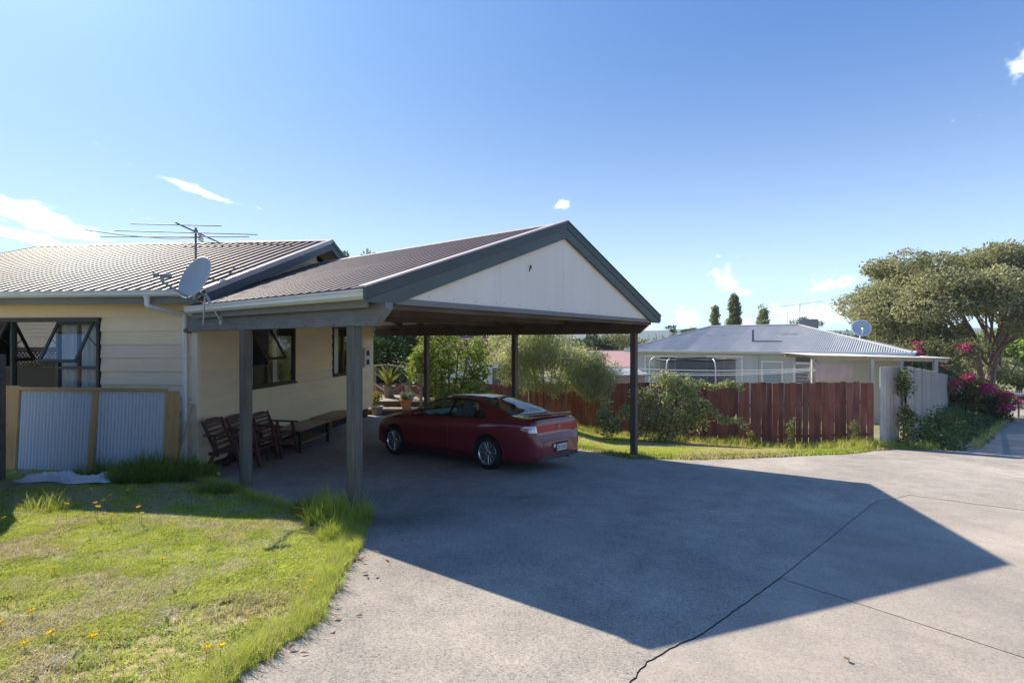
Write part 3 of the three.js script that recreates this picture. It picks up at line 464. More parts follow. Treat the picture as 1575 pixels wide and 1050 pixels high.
// ---------------------------------------------------------------- the parked car
// keeps the part of a triangle soup where f >= 0, cutting triangles at f = 0; vertices are [x, y, z, a, b] with grid parameters a, b
function clipTris(tris, f) {
  const out = [];
  for (const t of tris) {
    const v = t.map(f); const inn = v.map((x) => x >= 0), n = inn.filter(Boolean).length;
    if (n === 3) { out.push(t); continue; } if (!n) continue;
    const poly = []; for (let i = 0; i < 3; i++) { const j = (i + 1) % 3; if (inn[i]) poly.push(t[i]); if (inn[i] !== inn[j]) { const k = v[i] / (v[i] - v[j]); poly.push(t[i].map((q, c) => lerp(q, t[j][c], k))); } }
    for (let i = 1; i + 1 < poly.length; i++) out.push([poly[0], poly[i], poly[i + 1]]);
  }
  return out;
}
{
  const T = 0.069, L = 4.42, RA = 1.04, FA = 3.58; // rear and front axle
  const cx = (pts) => { const xs = pts.map((p) => p[0]); return (x) => { // monotone-ish cubic through the points
    if (x <= xs[0]) return pts[0][1]; const n = pts.length; if (x >= xs[n - 1]) return pts[n - 1][1];
    let i = 0; while (xs[i + 1] < x) i++; const h = xs[i + 1] - xs[i], t = (x - xs[i]) / h, d = (k) => { if (k <= 0 || k >= n - 1) return 0; const a = (pts[k][1] - pts[k - 1][1]) / (xs[k] - xs[k - 1]), b = (pts[k + 1][1] - pts[k][1]) / (xs[k + 1] - xs[k]); return a * b <= 0 ? 0 : 2 * a * b / (a + b); };
    const m0 = i === 0 ? (pts[1][1] - pts[0][1]) / h : d(i), m1 = i + 1 === n - 1 ? (pts[n - 1][1] - pts[n - 2][1]) / h : d(i + 1), t2 = t * t, t3 = t2 * t; return pts[i][1] * (2 * t3 - 3 * t2 + 1) + m0 * h * (t3 - 2 * t2 + t) + pts[i + 1][1] * (-2 * t3 + 3 * t2) + m1 * h * (t3 - t2); }; };
  // x runs from the rear bumper (0) to the nose (L)
  const top = cx([[0, 0.56], [0.02, 0.60], [0.06, 0.70], [0.09, 0.86], [0.12, 0.945], [0.2, 0.962], [0.45, 0.975], [0.62, 0.99], [0.85, 1.085], [1.15, 1.20], [1.42, 1.275], [1.65, 1.305], [1.95, 1.316], [2.25, 1.305], [2.5, 1.262], [2.8, 1.13], [3.05, 1.01], [3.2, 0.945], [3.35, 0.915], [3.7, 0.86], [4.05, 0.775], [4.25, 0.69], [4.36, 0.60], [4.42, 0.50]]);
  const belt = cx([[0, 0.54], [0.03, 0.60], [0.07, 0.72], [0.1, 0.84], [0.16, 0.90], [0.45, 0.915], [0.9, 0.905], [1.4, 0.885], [2.2, 0.865], [3.0, 0.855], [3.3, 0.85], [3.7, 0.80], [4.05, 0.715], [4.25, 0.63], [4.36, 0.55], [4.42, 0.47]]);
  const roofW = cx([[0, 0.50], [0.1, 0.62], [0.3, 0.665], [0.6, 0.66], [0.9, 0.625], [1.2, 0.585], [1.5, 0.565], [2.0, 0.555], [2.4, 0.57], [2.8, 0.635], [3.1, 0.685], [3.3, 0.70], [3.7, 0.68], [4.1, 0.60], [4.3, 0.50], [4.42, 0.36]]);
  const roofZ = (x) => { const g = ss(0.55, 1.5, x) * (1 - ss(2.35, 3.25, x)); return top(x) - lerp(0.014, 0.062, g); };
  const half = cx([[0, 0.60], [0.03, 0.68], [0.08, 0.745], [0.2, 0.80], [0.5, 0.838], [1.0, 0.858], [1.6, 0.862], [2.4, 0.86], [3.2, 0.858], [3.6, 0.85], [3.95, 0.80], [4.2, 0.715], [4.34, 0.60], [4.42, 0.42]]);
  const low = cx([[0, 0.30], [0.06, 0.235], [0.3, 0.215], [0.7, 0.20], [1.5, 0.195], [3.0, 0.195], [3.9, 0.19], [4.25, 0.205], [4.36, 0.26], [4.42, 0.34]]);
  // section: key points from the sill up to the centre line; t runs 0..7
  function keys(x) {
    const h = half(x), zl = low(x), zb = Math.min(belt(x), roofZ(x) - 0.012), zt = top(x), rz = roofZ(x), rw = Math.min(roofW(x), h - 0.04), a = zb - zl;
    const wb = Math.max(h * 0.945, rw + 0.02);
    return [[h * 0.945, zl], [h * 0.985, zl + a * 0.16], [h * 0.998, zl + a * 0.42], [h * 1.0, zl + a * 0.66], [h * 0.982, zl + a * 0.86], [wb, zb], [rw, rz], [rw * 0.62, zt - (zt - rz) * 0.24], [0, zt]];
  }
  const cr = (a, b, c, d, t) => 0.5 * (2 * b + (c - a) * t + (2 * a - 5 * b + 4 * c - d) * t * t + (3 * b - a - 3 * c + d) * t * t * t);
  function S(x, t) { const k = keys(x); if (t >= 5 && t <= 6) { const u = t - 5; return [lerp(k[5][0], k[6][0], u) + 0.016 * Math.sin(u * Math.PI) * ss(0.6, 1.2, x) * (1 - ss(2.7, 3.2, x)), lerp(k[5][1], k[6][1], u)]; }
    const i = Math.min(7, Math.floor(t)), u = t - i, seg = i < 5 ? [0, 5] : [6, 8], P = (j) => j > 8 ? [-k[7][0], k[7][1]] : k[Math.max(seg[0], Math.min(seg[1], j))]; return [Math.max(0, cr(P(i - 1)[0], P(i)[0], P(i + 1)[0], P(i + 2)[0], u)), cr(P(i - 1)[1], P(i)[1], P(i + 1)[1], P(i + 2)[1], u)]; }
  const xs = []; for (const [a, b, n] of [[0, 0.14, 14], [0.14, 0.6, 12], [0.6, 3.4, 76], [3.4, 4.2, 24], [4.2, L, 16]]) for (let i = 0; i < n; i++) xs.push(lerp(a, b, i / n)); xs.push(L);
  const ts = []; for (let t = 0; t < 5; t += 1 / 6) ts.push(t); for (let t = 5; t < 6; t += 1 / 8) ts.push(t); for (let t = 6; t <= 8.0001; t += 1 / 6) ts.push(Math.min(t, 8));
  const V = xs.map((x) => ts.map((t) => { const [y, z] = S(x, t); return [x, z, y, x, t]; })); // [x, height, half width, x, t]
  let all = []; for (let i = 0; i + 1 < xs.length; i++) for (let j = 0; j + 1 < ts.length; j++) { const a = V[i][j], b = V[i + 1][j], c = V[i][j + 1], d = V[i + 1][j + 1]; all.push([a, b, c], [b, d, c]); }
  // close the blunt ends
  for (const i of [0, xs.length - 1]) for (let j = 0; j + 1 < ts.length; j++) { const a = V[i][j], b = V[i][j + 1], ca = [a[0], a[1], 0, a[3], a[4]], cb = [b[0], b[1], 0, b[3], b[4]]; all.push(i ? [a, ca, b] : [a, b, ca], i ? [ca, cb, b] : [b, cb, ca]); }
  const soup = (tris, sides = [1, -1], off = 0) => {
    const pos = [], nor = [], N = (v) => { const [, , , x, t] = v, e = 0.012, p = (a, b) => { const q = S(clamp(a, 0.001, L - 0.001), clamp(b, 0, 8)); return [a, q[1], q[0]]; };
      const tt = t < 5 ? Math.min(t, 5 - e) : t < 6 ? clamp(t, 5 + e, 6 - e) : Math.max(t, 6 + e), A = p(x - e, tt), B = p(x + e, tt), C = p(x, tt - e), D = p(x, tt + e), u = [B[0] - A[0], B[1] - A[1], B[2] - A[2]], w = [D[0] - C[0], D[1] - C[1], D[2] - C[2]]; let n = [u[1] * w[2] - u[2] * w[1], u[2] * w[0] - u[0] * w[2], u[0] * w[1] - u[1] * w[0]]; const l = Math.hypot(...n) || 1; n = n.map((q) => q / l); return n; };
    const flatN = (t) => { const [a, b, c] = t, u = [b[0] - a[0], b[1] - a[1], b[2] - a[2]], w = [c[0] - a[0], c[1] - a[1], c[2] - a[2]]; const n = [u[1] * w[2] - u[2] * w[1], u[2] * w[0] - u[0] * w[2], u[0] * w[1] - u[1] * w[0]], l = Math.hypot(...n) || 1; return n.map((q) => q / l); };
    for (const t of tris) { const cap = Math.abs(flatN(t)[0]) > 0.999, fn = cap ? [t[0][0] < 1 ? -1 : 1, 0, 0] : null, ns = t.map((v) => fn || N(v));
      for (const s of sides) { const ord = s > 0 ? [0, 1, 2] : [0, 2, 1]; for (const i of ord) { const v = t[i], n = ns[i]; pos.push(v[0] + n[0] * off, v[1] + n[1] * off, s * (v[2] + n[2] * off)); nor.push(n[0], n[1], s * n[2]); } } }
    const g = new THREE.BufferGeometry(); g.setAttribute('position', new THREE.Float32BufferAttribute(pos, 3)); g.setAttribute('normal', new THREE.Float32BufferAttribute(nor, 3)); return boxUV(g); };
  // the group sits on the ground midway between the axles; local x forward, z towards the far side
  const base = [-0.967, 0, -10.79]; const car = thing('parked_car', 'dark red four door sedan with a boot spoiler parked under the carport', 'car');
  car.rotation.order = 'YXZ'; car.rotation.y = Math.atan2(0.6, -0.8); car.rotation.x = 0.055; car.rotation.z = -0.020; car.position.set(base[0], gy(base[0], base[2]) + 0.012, base[2]);
  const X0 = (RA + FA) / 2, ins = (n, g, m, p = car) => mesh(n, g.translate(-X0, 0, 0), m, p);
  const paint = phy({ color: rgb(0.19, 0.011, 0.02), roughness: 0.5, metalness: 0.2, clearcoat: 1, clearcoatRoughness: 0.03 });
  const sillM = phy({ color: rgb(0.10, 0.012, 0.018), roughness: 0.4, metalness: 0.3, clearcoat: 0.7, clearcoatRoughness: 0.1 });
  const glass = phy({ color: rgb(0.86, 0.9, 0.9), transmission: 1, thickness: 0, roughness: 0, ior: 1.7 });
  const rubber = plain(0.014, 0.014, 0.015, 0.75), seal = plain(0.01, 0.01, 0.011, 0.5), trim = plain(0.10, 0.10, 0.105, 0.85), alloy = std({ color: rgb(0.62, 0.63, 0.65), metalness: 0.9, roughness: 0.25 });
  const redLens = phy({ color: rgb(0.55, 0.012, 0.008), roughness: 0.3, specularIntensity: 0.6 }), clearLens = phy({ color: rgb(0.62, 0.58, 0.6), roughness: 0.15, metalness: 0.5, clearcoat: 1 });
  const D = (p, a, b) => Math.hypot(p[0] - a, p[1] - b);
  const RW = 0.338;
  const arch = (v) => Math.min(v[4] > 4.6 ? 1 : D(v, RA, 0.30) - RW, v[4] > 4.6 ? 1 : D(v, FA, 0.30) - RW);
  // window outlines in (x, t)
  const sideWin = (v) => { const [x, t] = [v[3], v[4]]; if (t < 4.9 || t > 6.1) return -1; const lo = (t - 5.06) * 0.33, hi = (5.90 - t) * 0.33, r = x - (1.10 + 0.46 * Math.pow(clamp(t - 5), 1.6)), f = 3.02 - x - 0.03 * (t - 5); return Math.min(lo, hi, r, f); };
  const backWin = (v) => { const [x, t] = [v[3], v[4]]; if (t < 6 || x > 2) return -1; const q = (t - 6) / 2; return Math.min((t - 6.16) * 0.3, x - (0.70 - 0.09 * Math.sin(q * Math.PI / 2)), 1.40 - x - 0.05 * Math.cos(q * Math.PI / 2)); };
  const windscreen = (v) => { const [x, t] = [v[3], v[4]]; if (t < 6 || x < 2) return -1; const q = (t - 6) / 2; return Math.min((t - 6.12) * 0.3, x - (2.36 + 0.05 * Math.sin(q * Math.PI / 2)), 3.15 + 0.06 * Math.sin(q * Math.PI / 2) - x); };
  const doorF = (v) => Math.min(v[3] - 2.02, 3.02 - v[3] + 0.2 * Math.min(0, v[1] - 0.55), v[1] - 0.30, (5.03 - v[4]) * 0.2);
  const doorR = (v) => Math.min(2.01 - v[3], Math.max(v[3] - 1.16 - 0.02 * (v[1] - 0.5), 0) + (v[3] < 1.16 ? v[3] - 1.16 : 0), D(v, RA, 0.30) - RW - 0.075, v[1] - 0.30, (5.03 - v[4]) * 0.2);
  const bonnet = (v) => v[4] < 6 ? -1 : Math.min((v[4] - 6.02) * 0.3, v[3] - 3.26, 4.22 - v[3]);
  const bootLid = (v) => v[4] < 6 ? -1 : Math.min((v[4] - 6.06) * 0.3, 0.60 - v[3], v[1] - 0.86);
  const lamp = (v) => v[4] > 8.1 ? -1 : Math.min(v[1] - 0.725 - 0.03 * ss(0.1, 0.34, v[3]), 0.838 - 0.02 * ss(0.1, 0.34, v[3]) - v[1], 0.34 - v[3] - Math.abs(v[1] - 0.775) * 1.3);
  const bump = (v) => Math.min(v[4] > 6 ? (v[3] < 0.1 ? 1 : -1) : 1, Math.min(0.665 - v[1], 0.52 - v[3]));
  const gap = 0.004, neg = (f, g = gap) => (v) => -f(v) - g;
  let body = clipTris(all, arch);
  const take = (f, g) => { const a = clipTris(body, f); body = clipTris(body, neg(f, g)); return a; };
  const gSide = take((v) => sideWin(v), 0), gBack = take(backWin, 0), gWind = take(windscreen, 0);
  const dF = take(doorF), dR = take(doorR), hood = take(bonnet), lampT = take(lamp, 0.002), bumper = take((v) => Math.min(bump(v), 1)), lid = take(bootLid);
  ins('body', soup(body), paint);
  for (const s of [1, -1]) {
    const a = ins('door', soup(dF, [s]), paint), b = ins('door', soup(dR, [s]), paint);
    for (const [d, x] of [[a, 2.13], [b, 1.30]]) { const q = S(x, 4.3); ins('handle', box(0.16, 0.028, 0.022, x, q[1] - 0.03, s * (q[0] + 0.003), 0, 0, 0, 0.008), paint, d); }
    ins('side_window', soup(gSide.filter((t) => t[0][3] + t[1][3] + t[2][3] > 6.12), [s]), glass); ins('side_window', soup(gSide.filter((t) => t[0][3] + t[1][3] + t[2][3] <= 6.12), [s]), glass);
    // black surround and pillar between the side windows
    ins('window_seal', soup(clipTris(clipTris(all, (v) => sideWin(v) + 0.010), (v) => 0.010 - sideWin(v)), [s], 0.003), seal);
    ins('pillar', soup(clipTris(all, (v) => Math.min(sideWin(v), 0.035 - Math.abs(v[3] - 2.04 - 0.0 * v[4]))), [s], 0.003), seal);
    ins('sill', soup(clipTris(clipTris(all, arch), (v) => Math.min(0.285 - v[1], v[3] - 1.36, 3.26 - v[3])), [s], 0.012), sillM);
    const bel = S(2.96, 5.0); const mir = mesh('mirror', new THREE.SphereGeometry(1, 18, 12).scale(0.10, 0.062, 0.085), paint, car); mir.position.set(2.88 - X0, bel[1] + 0.055, s * (bel[0] + 0.10));
  }
  ins('rear_window', soup(gBack), glass); ins('windscreen', soup(gWind), glass);
  ins('window_seal', soup(clipTris(clipTris(all, (v) => backWin(v) + 0.014), (v) => 0.02 - backWin(v)), [1, -1], 0.0025), seal);
  ins('window_seal', soup(clipTris(clipTris(all, (v) => windscreen(v) + 0.012), (v) => 0.02 - windscreen(v)), [1, -1], 0.0025), seal);
  ins('bonnet', soup(hood), paint); ins('boot_lid', soup(lid), paint); ins('rear_bumper', soup(bumper), paint);
  const spoil = (x, y) => { const q = S(x, 6); return Math.min(q[0], 0.66); };
  ins('spoiler', grid(30, 8, (u, v) => { const s = u * 2 - 1, w = 0.66, y = s * w, e = 1 - Math.pow(Math.abs(s), 8), a = v * Math.PI * 2, xo = 0.16 + 0.085 * Math.pow(Math.abs(s), 3); return [xo + 0.11 * Math.cos(a) * (0.6 + 0.4 * e), 0.992 + 0.016 * e + 0.022 * Math.sin(a) * (0.3 + 0.7 * e) - 0.02 * Math.cos(a), y]; }), paint);
  // lamps: white wrap-around ends, a red band between them
  const ends = (v) => Math.max(v[3] - 0.115, v[2] - 0.68);
  const pale = clipTris(lampT, ends), redT = clipTris(lampT, (v) => -ends(v));
  const tl = ins('tail_lamp', soup(redT, [1, -1], 0.004), redLens); void tl;
  for (const s of [1, -1]) { const t = ins('tail_lamp_end', soup(pale, [s], 0.004), s < 0 ? clearLens : redLens); for (const h of [0.750, 0.775, 0.800]) { const pts = []; for (let x = 0.125; x < 0.29 - Math.abs(h - 0.775) * 2; x += 0.03) { let a = 2, b = 5; for (let k = 0; k < 20; k++) { const m = (a + b) / 2; if (S(x, m)[1] < h) a = m; else b = m; } pts.push([x, h, s * (S(x, a)[0] + 0.006)]); } if (pts.length > 1) ins('lens_strip', pipe(pts, 0.005, 5), redLens, t); } }
  ins('emblem', new THREE.TorusGeometry(0.032, 0.007, 8, 20).scale(1, 1, 1).rotateY(Math.PI / 2).translate(0.062, 0.785, 0.02), alloy);
  // inner shell, floor, seats and dashboard
  const inner = clipTris(clipTris(all, (v) => arch(v) - 0.012), (v) => Math.min(-Math.max(sideWin(v), backWin(v), windscreen(v)) - 0.004, 1));
  ins('inner_shell', soup(clipTris(inner, (v) => (v[4] > 4.9 && v[4] < 6.1 && v[3] < 1.0 ? -1 : 1)), [1, -1], -0.018), trim);
  ins('floor', merge([box(4.0, 0.02, 1.5, 2.2, 0.27, 0, 0, 0, 0, 0.001), box(0.02, 0.5, 1.4, 3.18, 0.55, 0), box(0.02, 0.55, 1.45, 1.02, 0.6, 0)]), seal);
  const seatM = blotchy([0.10, 0.10, 0.115], { amp: 0.2, seed: 400, rough: 0.95 });
  const cush = (w, h, d) => { const g = new THREE.SphereGeometry(1, 16, 12); const p = g.attributes.position; for (let i = 0; i < p.count; i++) { const f = (q) => Math.sign(q) * Math.pow(Math.abs(q), 0.45); p.setXYZ(i, f(p.getX(i)) * w / 2, f(p.getY(i)) * h / 2, f(p.getZ(i)) * d / 2); } g.computeVertexNormals(); return clean(g); };
  for (const s of [1, -1]) { const st = ins('front_seat', merge([place(cush(0.52, 0.16, 0.5), 2.32, 0.50, s * 0.36), place(cush(0.15, 0.62, 0.48), 2.06, 0.78, s * 0.36, 0, 0, 0.28)]), seatM); ins('headrest', place(cush(0.1, 0.2, 0.26), 1.93, 1.10, s * 0.36, 0, 0, 0.2), seatM, st); }
  ins('rear_seat', merge([place(cush(0.5, 0.18, 1.25), 1.42, 0.52, 0), place(cush(0.16, 0.5, 1.25), 1.14, 0.76, 0, 0, 0, 0.35)]), seatM);
  ins('parcel_shelf', box(0.5, 0.015, 1.2, 0.86, 0.955, 0, 0, 0, 0.06), trim);
  ins('dashboard', place(cush(0.42, 0.24, 1.35), 2.98, 0.79, 0), trim);
  ins('steering_wheel', place(clean(new THREE.TorusGeometry(0.18, 0.016, 8, 24)), 2.70, 0.82, 0.36, 0, Math.PI / 2, 0), trim);
  const shadeM = phy({ color: rgb(0.10, 0.42, 0.62), roughness: 0.5 });
  ins('sun_shade', grid(10, 4, (u, v) => [lerp(2.46, 3.0, u), 0.90 + 0.035 * Math.sin(u * 9) + 0.03 * v, lerp(-0.62, 0.3, v)]), shadeM);
  // wheels: tyre, twelve-spoke alloy rim, disc
  const tyreG = lathe([[0.205, -0.098], [0.27, -0.102], [0.288, -0.09], [0.297, -0.06], [0.298, 0], [0.297, 0.06], [0.288, 0.09], [0.27, 0.102], [0.205, 0.098], [0.198, 0.08], [0.198, -0.08], [0.205, -0.098]], 48);
  const spoke = []; for (let k = 0; k < 12; k++) for (const e of [-1, 1]) { const a = k / 12 * Math.PI * 2, b = a + e * 0.105; spoke.push(bar([Math.cos(a) * 0.045, 0.058, Math.sin(a) * 0.045], [Math.cos(b) * 0.188, 0.072, Math.sin(b) * 0.188], 0.019, 0.024, 0.003)); }
  const rimG = merge([lathe([[0.18, 0.02], [0.186, 0.075], [0.2, 0.098], [0.208, 0.1], [0.206, 0.09], [0.196, 0.07], [0.194, -0.07]], 48), ...spoke, lathe([[0.001, 0.072], [0.035, 0.07], [0.05, 0.062], [0.052, 0.04]], 24)]);
  const discG = merge([lathe([[0.001, 0.0], [0.19, 0.0]], 32), lathe([[0.05, 0.03], [0.14, 0.03], [0.14, 0.02], [0.05, 0.02]], 32)]), capG = lathe([[0.001, 0.078], [0.02, 0.077], [0.024, 0.07]], 18);
  for (const x of [RA, FA]) for (const s of [-1, 1]) {
    const w = new THREE.Group(); w.name = 'wheel'; car.add(w); w.position.set(x - X0, 0.297, s * 0.745); w.rotation.x = s * Math.PI / 2;
    mesh('tyre', tyreG, rubber, w); mesh('rim', rimG, alloy, w); mesh('brake_disc', discG, plain(0.03, 0.03, 0.032, 0.6, 0.3), w); mesh('hub_cap', capG, plain(0.45, 0.06, 0.05, 0.4), w);
    ins('arch_liner', grid(20, 1, (u, v) => { const a = u * Math.PI * 1.16 - 0.25; return [x + Math.cos(a) * (RW + 0.006), 0.30 + Math.sin(a) * (RW + 0.006), s * lerp(0.5, half(x) - 0.025, v)]; }), trim);
    ins('arch_liner', grid(20, 1, (u, v) => { const a = u * Math.PI * 1.16 - 0.25; return [x + Math.cos(a) * (RW + 0.006) * v, 0.30 + Math.sin(a) * (RW + 0.006) * v, s * 0.52]; }), trim);
  }
  // rear details: plate in its recess, badge, tow tab, lower valance, exhaust
  const plateT = (() => { const c = document.createElement('canvas'); c.width = 512; c.height = 192; const q = c.getContext('2d'); q.fillStyle = '#d9d9d4'; q.fillRect(0, 0, 512, 192); q.strokeStyle = '#222'; q.lineWidth = 6; q.strokeRect(6, 6, 500, 180); q.fillStyle = '#151515'; q.font = 'bold 150px sans-serif'; q.textAlign = 'center'; q.textBaseline = 'middle'; q.fillText('ZX1545', 256, 102, 470); const t = new THREE.CanvasTexture(c); t.colorSpace = THREE.SRGBColorSpace; return t; })();
  ins('plate_recess', box(0.05, 0.17, 0.46, 0.004, 0.44, 0, 0, 0, 0, 0.01), seal);
  const plate = new THREE.PlaneGeometry(0.36, 0.125); plate.rotateY(-Math.PI / 2); plate.translate(-0.026, 0.435, 0); const np = ins('number_plate', clean(plate), std({ map: plateT, roughness: 0.4 }));
  void np; ins('sticker', lathe([[0.001, 0.0], [0.035, 0.0]], 18).rotateZ(Math.PI / 2).translate(-0.024, 0.475, -0.25), MAT.white);
  ins('valance', box(0.30, 0.09, 1.30, 0.20, 0.25, 0, 0, 0, -0.1, 0.03), trim); ins('exhaust', rod([0.06, 0.21, 0.42], [0.4, 0.22, 0.42], 0.028, 12), plain(0.2, 0.2, 0.2, 0.4, 0.8));
  ins('side_strip', soup(clipTris(clipTris(all, arch), (v) => Math.min(0.011 - Math.abs(v[1] - 0.50), v[3] - 0.5, 3.9 - v[3])), [1, -1], 0.006), paint);
}
// ---------------------------------------------------------------- things on and around the house
// satellite dish on the carport girder
{
  const t = thing('satellite_dish', 'grey satellite dish on a curved arm at the house corner, its feed pointing left', 'satellite dish', [-4.2, 1.87, -7.5]);
  const n = new THREE.Vector3(-0.38, 0.37, 0.85).normalize(), up = new THREE.Vector3(0, 1, 0), right = up.clone().cross(n).normalize(), u2 = n.clone().cross(right), c = new THREE.Vector3(-0.37, 0.66, -0.02);
  const at = (a, b, d) => { const p = c.clone().addScaledVector(right, a).addScaledVector(u2, b).addScaledVector(n, d); return [p.x, p.y, p.z]; };
  const R = 0.31, depth = (r) => 0.30 * r * r;
  const front = blotchy([0.33, 0.35, 0.37], { amp: 0.1, seed: 501, rough: 0.55, size: 0.5 }), rimM = plain(0.5, 0.5, 0.48, 0.5), met = plain(0.35, 0.36, 0.37, 0.45, 0.5);
  const dish = mesh('reflector', merge([grid(40, 8, (u, v) => { const a = u * 2 * Math.PI, r = R * v; return at(Math.cos(a) * r * 0.95, Math.sin(a) * r * 1.06, depth(r)); }), grid(40, 8, (u, v) => { const a = u * 2 * Math.PI, r = R * v; return at(Math.cos(a) * r * 0.95, Math.sin(a) * r * 1.06, depth(r) - 0.006); }, true)]), front, t);
  mesh('rim', pipe([...Array(24)].map((_, k) => { const a = k / 24 * 2 * Math.PI; return at(Math.cos(a) * R * 0.95, Math.sin(a) * R * 1.06, depth(R) - 0.004); }), 0.009, 6, 96, true), rimM, dish);
  const foot = at(0, -R * 1.0, -0.02), lnb = at(-0.02, -0.20, 0.43);
  const arm = mesh('feed_arm', merge([bar(foot, at(-0.01, -0.27, 0.40), 0.022, 0.03), bar(at(0, -0.31, -0.06), at(0, -0.1, -0.05), 0.05, 0.04)]), met, t);
  mesh('feed', merge([rod(at(-0.01, -0.27, 0.40), lnb, 0.024, 10), rod(lnb, at(-0.02, -0.13, 0.33), 0.035, 12, 0.028), box(0.07, 0.05, 0.12, lnb[0] - 0.06, lnb[1] + 0.015, lnb[2] + 0.03, 0, 0.5, 0, 0.01)]), blotchy([0.3, 0.3, 0.31], { amp: 0.1, seed: 502 }), arm);
  mesh('bracket', merge([box(0.06, 0.1, 0.05, at(0.02, -0.22, -0.09)[0], at(0, -0.22, -0.09)[1], at(0, -0.22, -0.09)[2]), box(0.09, 0.05, 0.05, at(0, -0.12, -0.08)[0], at(0, -0.12, -0.08)[1], at(0, -0.12, -0.08)[2])]), met, t);
  mesh('mast', merge([pipe([at(0.02, -0.2, -0.09), [-0.20, 0.40, 0.02], [-0.12, 0.26, 0.03], [0.0, 0.06, 0.02]], 0.021, 10, 30), rod([-0.22, 0.42, 0.02], [-0.24, -0.02, 0.03], 0.012, 8), box(0.05, 0.13, 0.02, 0.0, 0.05, 0.01)]), met, t);
}
// television aerial on the roof
{
  const t = thing('television_aerial', 'old television aerial with long thin rods on a mast above the house roof', 'aerial', [-5.66, 2.95, -9.3]);
  const m = plain(0.16, 0.16, 0.165, 0.5, 0.5);
  mesh('mast', rod([0, -0.05, 0], [0, 0.70, 0], 0.019, 8), m, t);
  mesh('boom', merge([rod([0.0, 0.66, 0.55], [0.03, 0.56, -0.75], 0.014, 6), box(0.06, 0.06, 0.05, 0, 0.63, 0)]), m, t);
  for (const [x0, y0, x1, y1, z] of [[-0.80, 0.655, 0.74, 0.62, 0.5], [-1.30, 0.605, 1.2, 0.535, 0.2], [-1.78, 0.56, 0.9, 0.555, -0.1], [-0.5, 0.53, 1.55, 0.46, -0.4], [-0.7, 0.485, 0.5, 0.5, -0.68]]) mesh('rod', rod([x0, y0, z], [x1, y1, z], 0.0085, 6), m, t);
  mesh('rod', pipe([[-1.9, 0.64, 0.1], [-1.25, 0.55, 0.1], [-0.5, 0.50, 0.05], [0.0, 0.52, 0]], 0.0085, 6, 24), m, t);
  const r = rng(77); mesh('insulator', merge([0, 1, 2, 3].map((k) => rod([0.05 + r() * 0.03, 0.6 - k * 0.04, 0.05], [0.10 + r() * 0.05, 0.57 - k * 0.04, 0.0], 0.012, 6))), plain(0.25, 0.08, 0.08, 0.6), t);
}
// outdoor armchairs along the wall
{
  const build = () => { // local: faces +x, z across; seat width 0.64
    const t = new THREE.Group(), w = 0.33, part = (n, ...g) => mesh(n, merge(g), MAT.chairWood, t);
    for (const s of [-1, 1]) {
      part('leg', bar([0.27, 0, s * w], [0.15, 0.64, s * w], 0.035, 0.055)); part('leg', bar([-0.33, 0, s * w], [-0.12, 0.42, s * w], 0.035, 0.055));
      part('back_post', bar([-0.12, 0.30, s * (w - 0.045)], [-0.36, 0.86, s * (w - 0.045)], 0.035, 0.05));
      part('armrest', box(0.60, 0.028, 0.07, -0.02, 0.645, s * w, 0, 0, -0.03)); part('arm_support', bar([-0.12, 0.42, s * w], [-0.16, 0.64, s * w], 0.03, 0.045));
      part('side_rail', bar([-0.26, 0.345, s * (w - 0.04)], [0.24, 0.425, s * (w - 0.04)], 0.03, 0.06));
    }
    for (let k = 0; k < 6; k++) { const q = k / 5; part('seat_slat', place(cbox(0.066, 0.02, 0.6, 0.004, k), lerp(-0.16, 0.245, q), lerp(0.385, 0.452, q), 0, 0, 0, 0.16)); }
    for (let k = 0; k < 5; k++) { const q = k / 5.2, y = lerp(0.47, 0.85, q); part('back_slat', place(cbox(0.02, 0.048, 0.53, 0.004, k), -0.12 - (y - 0.30) * 0.4286, y, 0, 0, 0, 0.40)); }
    const crest = prism([[-0.265, 0], [0.265, 0], [0.265, 0.05], [0.16, 0.082], [0, 0.092], [-0.16, 0.082], [-0.265, 0.05]], 0.022, 0.003); crest.rotateY(Math.PI / 2); place(crest, -0.345, 0.795, 0, 0, 0, 0.40); boxUV(crest); part('back_slat', crest);
    part('stretcher', box(0.03, 0.045, 0.64, 0.20, 0.30, 0)); return t;
  };
  const proto = build(), spots = [[-4.62, -8.64, 0.06, 'dark wooden slatted armchair nearest the house corner, half behind the left post'], [-4.66, -9.42, -0.02, 'middle one of three dark wooden slatted armchairs, largely hidden by the post'], [-4.68, -10.34, -0.04, 'dark wooden slatted armchair next to the low table, clear of the post']];
  spots.forEach(([x, z, a, l], i) => { const c = i ? proto.clone() : proto; c.name = numbered('outdoor_armchair'); c.position.set(x, gy(x, z) + 0.004, z); c.rotation.set(0, a, 0); tag(c, l, 'chair', 'armchairs lined up against the house wall'); scene.add(c); });
  // flat bench frame lying under the chairs
  const b = thing('footstool', 'low dark red wooden footstool pushed under the armchairs', 'footstool', [-4.72, gy(-4.72, -9.9), -9.88]);
  mesh('top', merge([0, 1, 2, 3].map((k) => box(0.075, 0.02, 0.42, -0.14 + k * 0.09, 0.17, 0))), MAT.chairWood, b); for (const [x, z] of [[-0.15, -0.17], [-0.15, 0.17], [0.15, -0.17], [0.15, 0.17]]) mesh('leg', box(0.04, 0.16, 0.04, x, 0.08, z), MAT.chairWood, b);
}
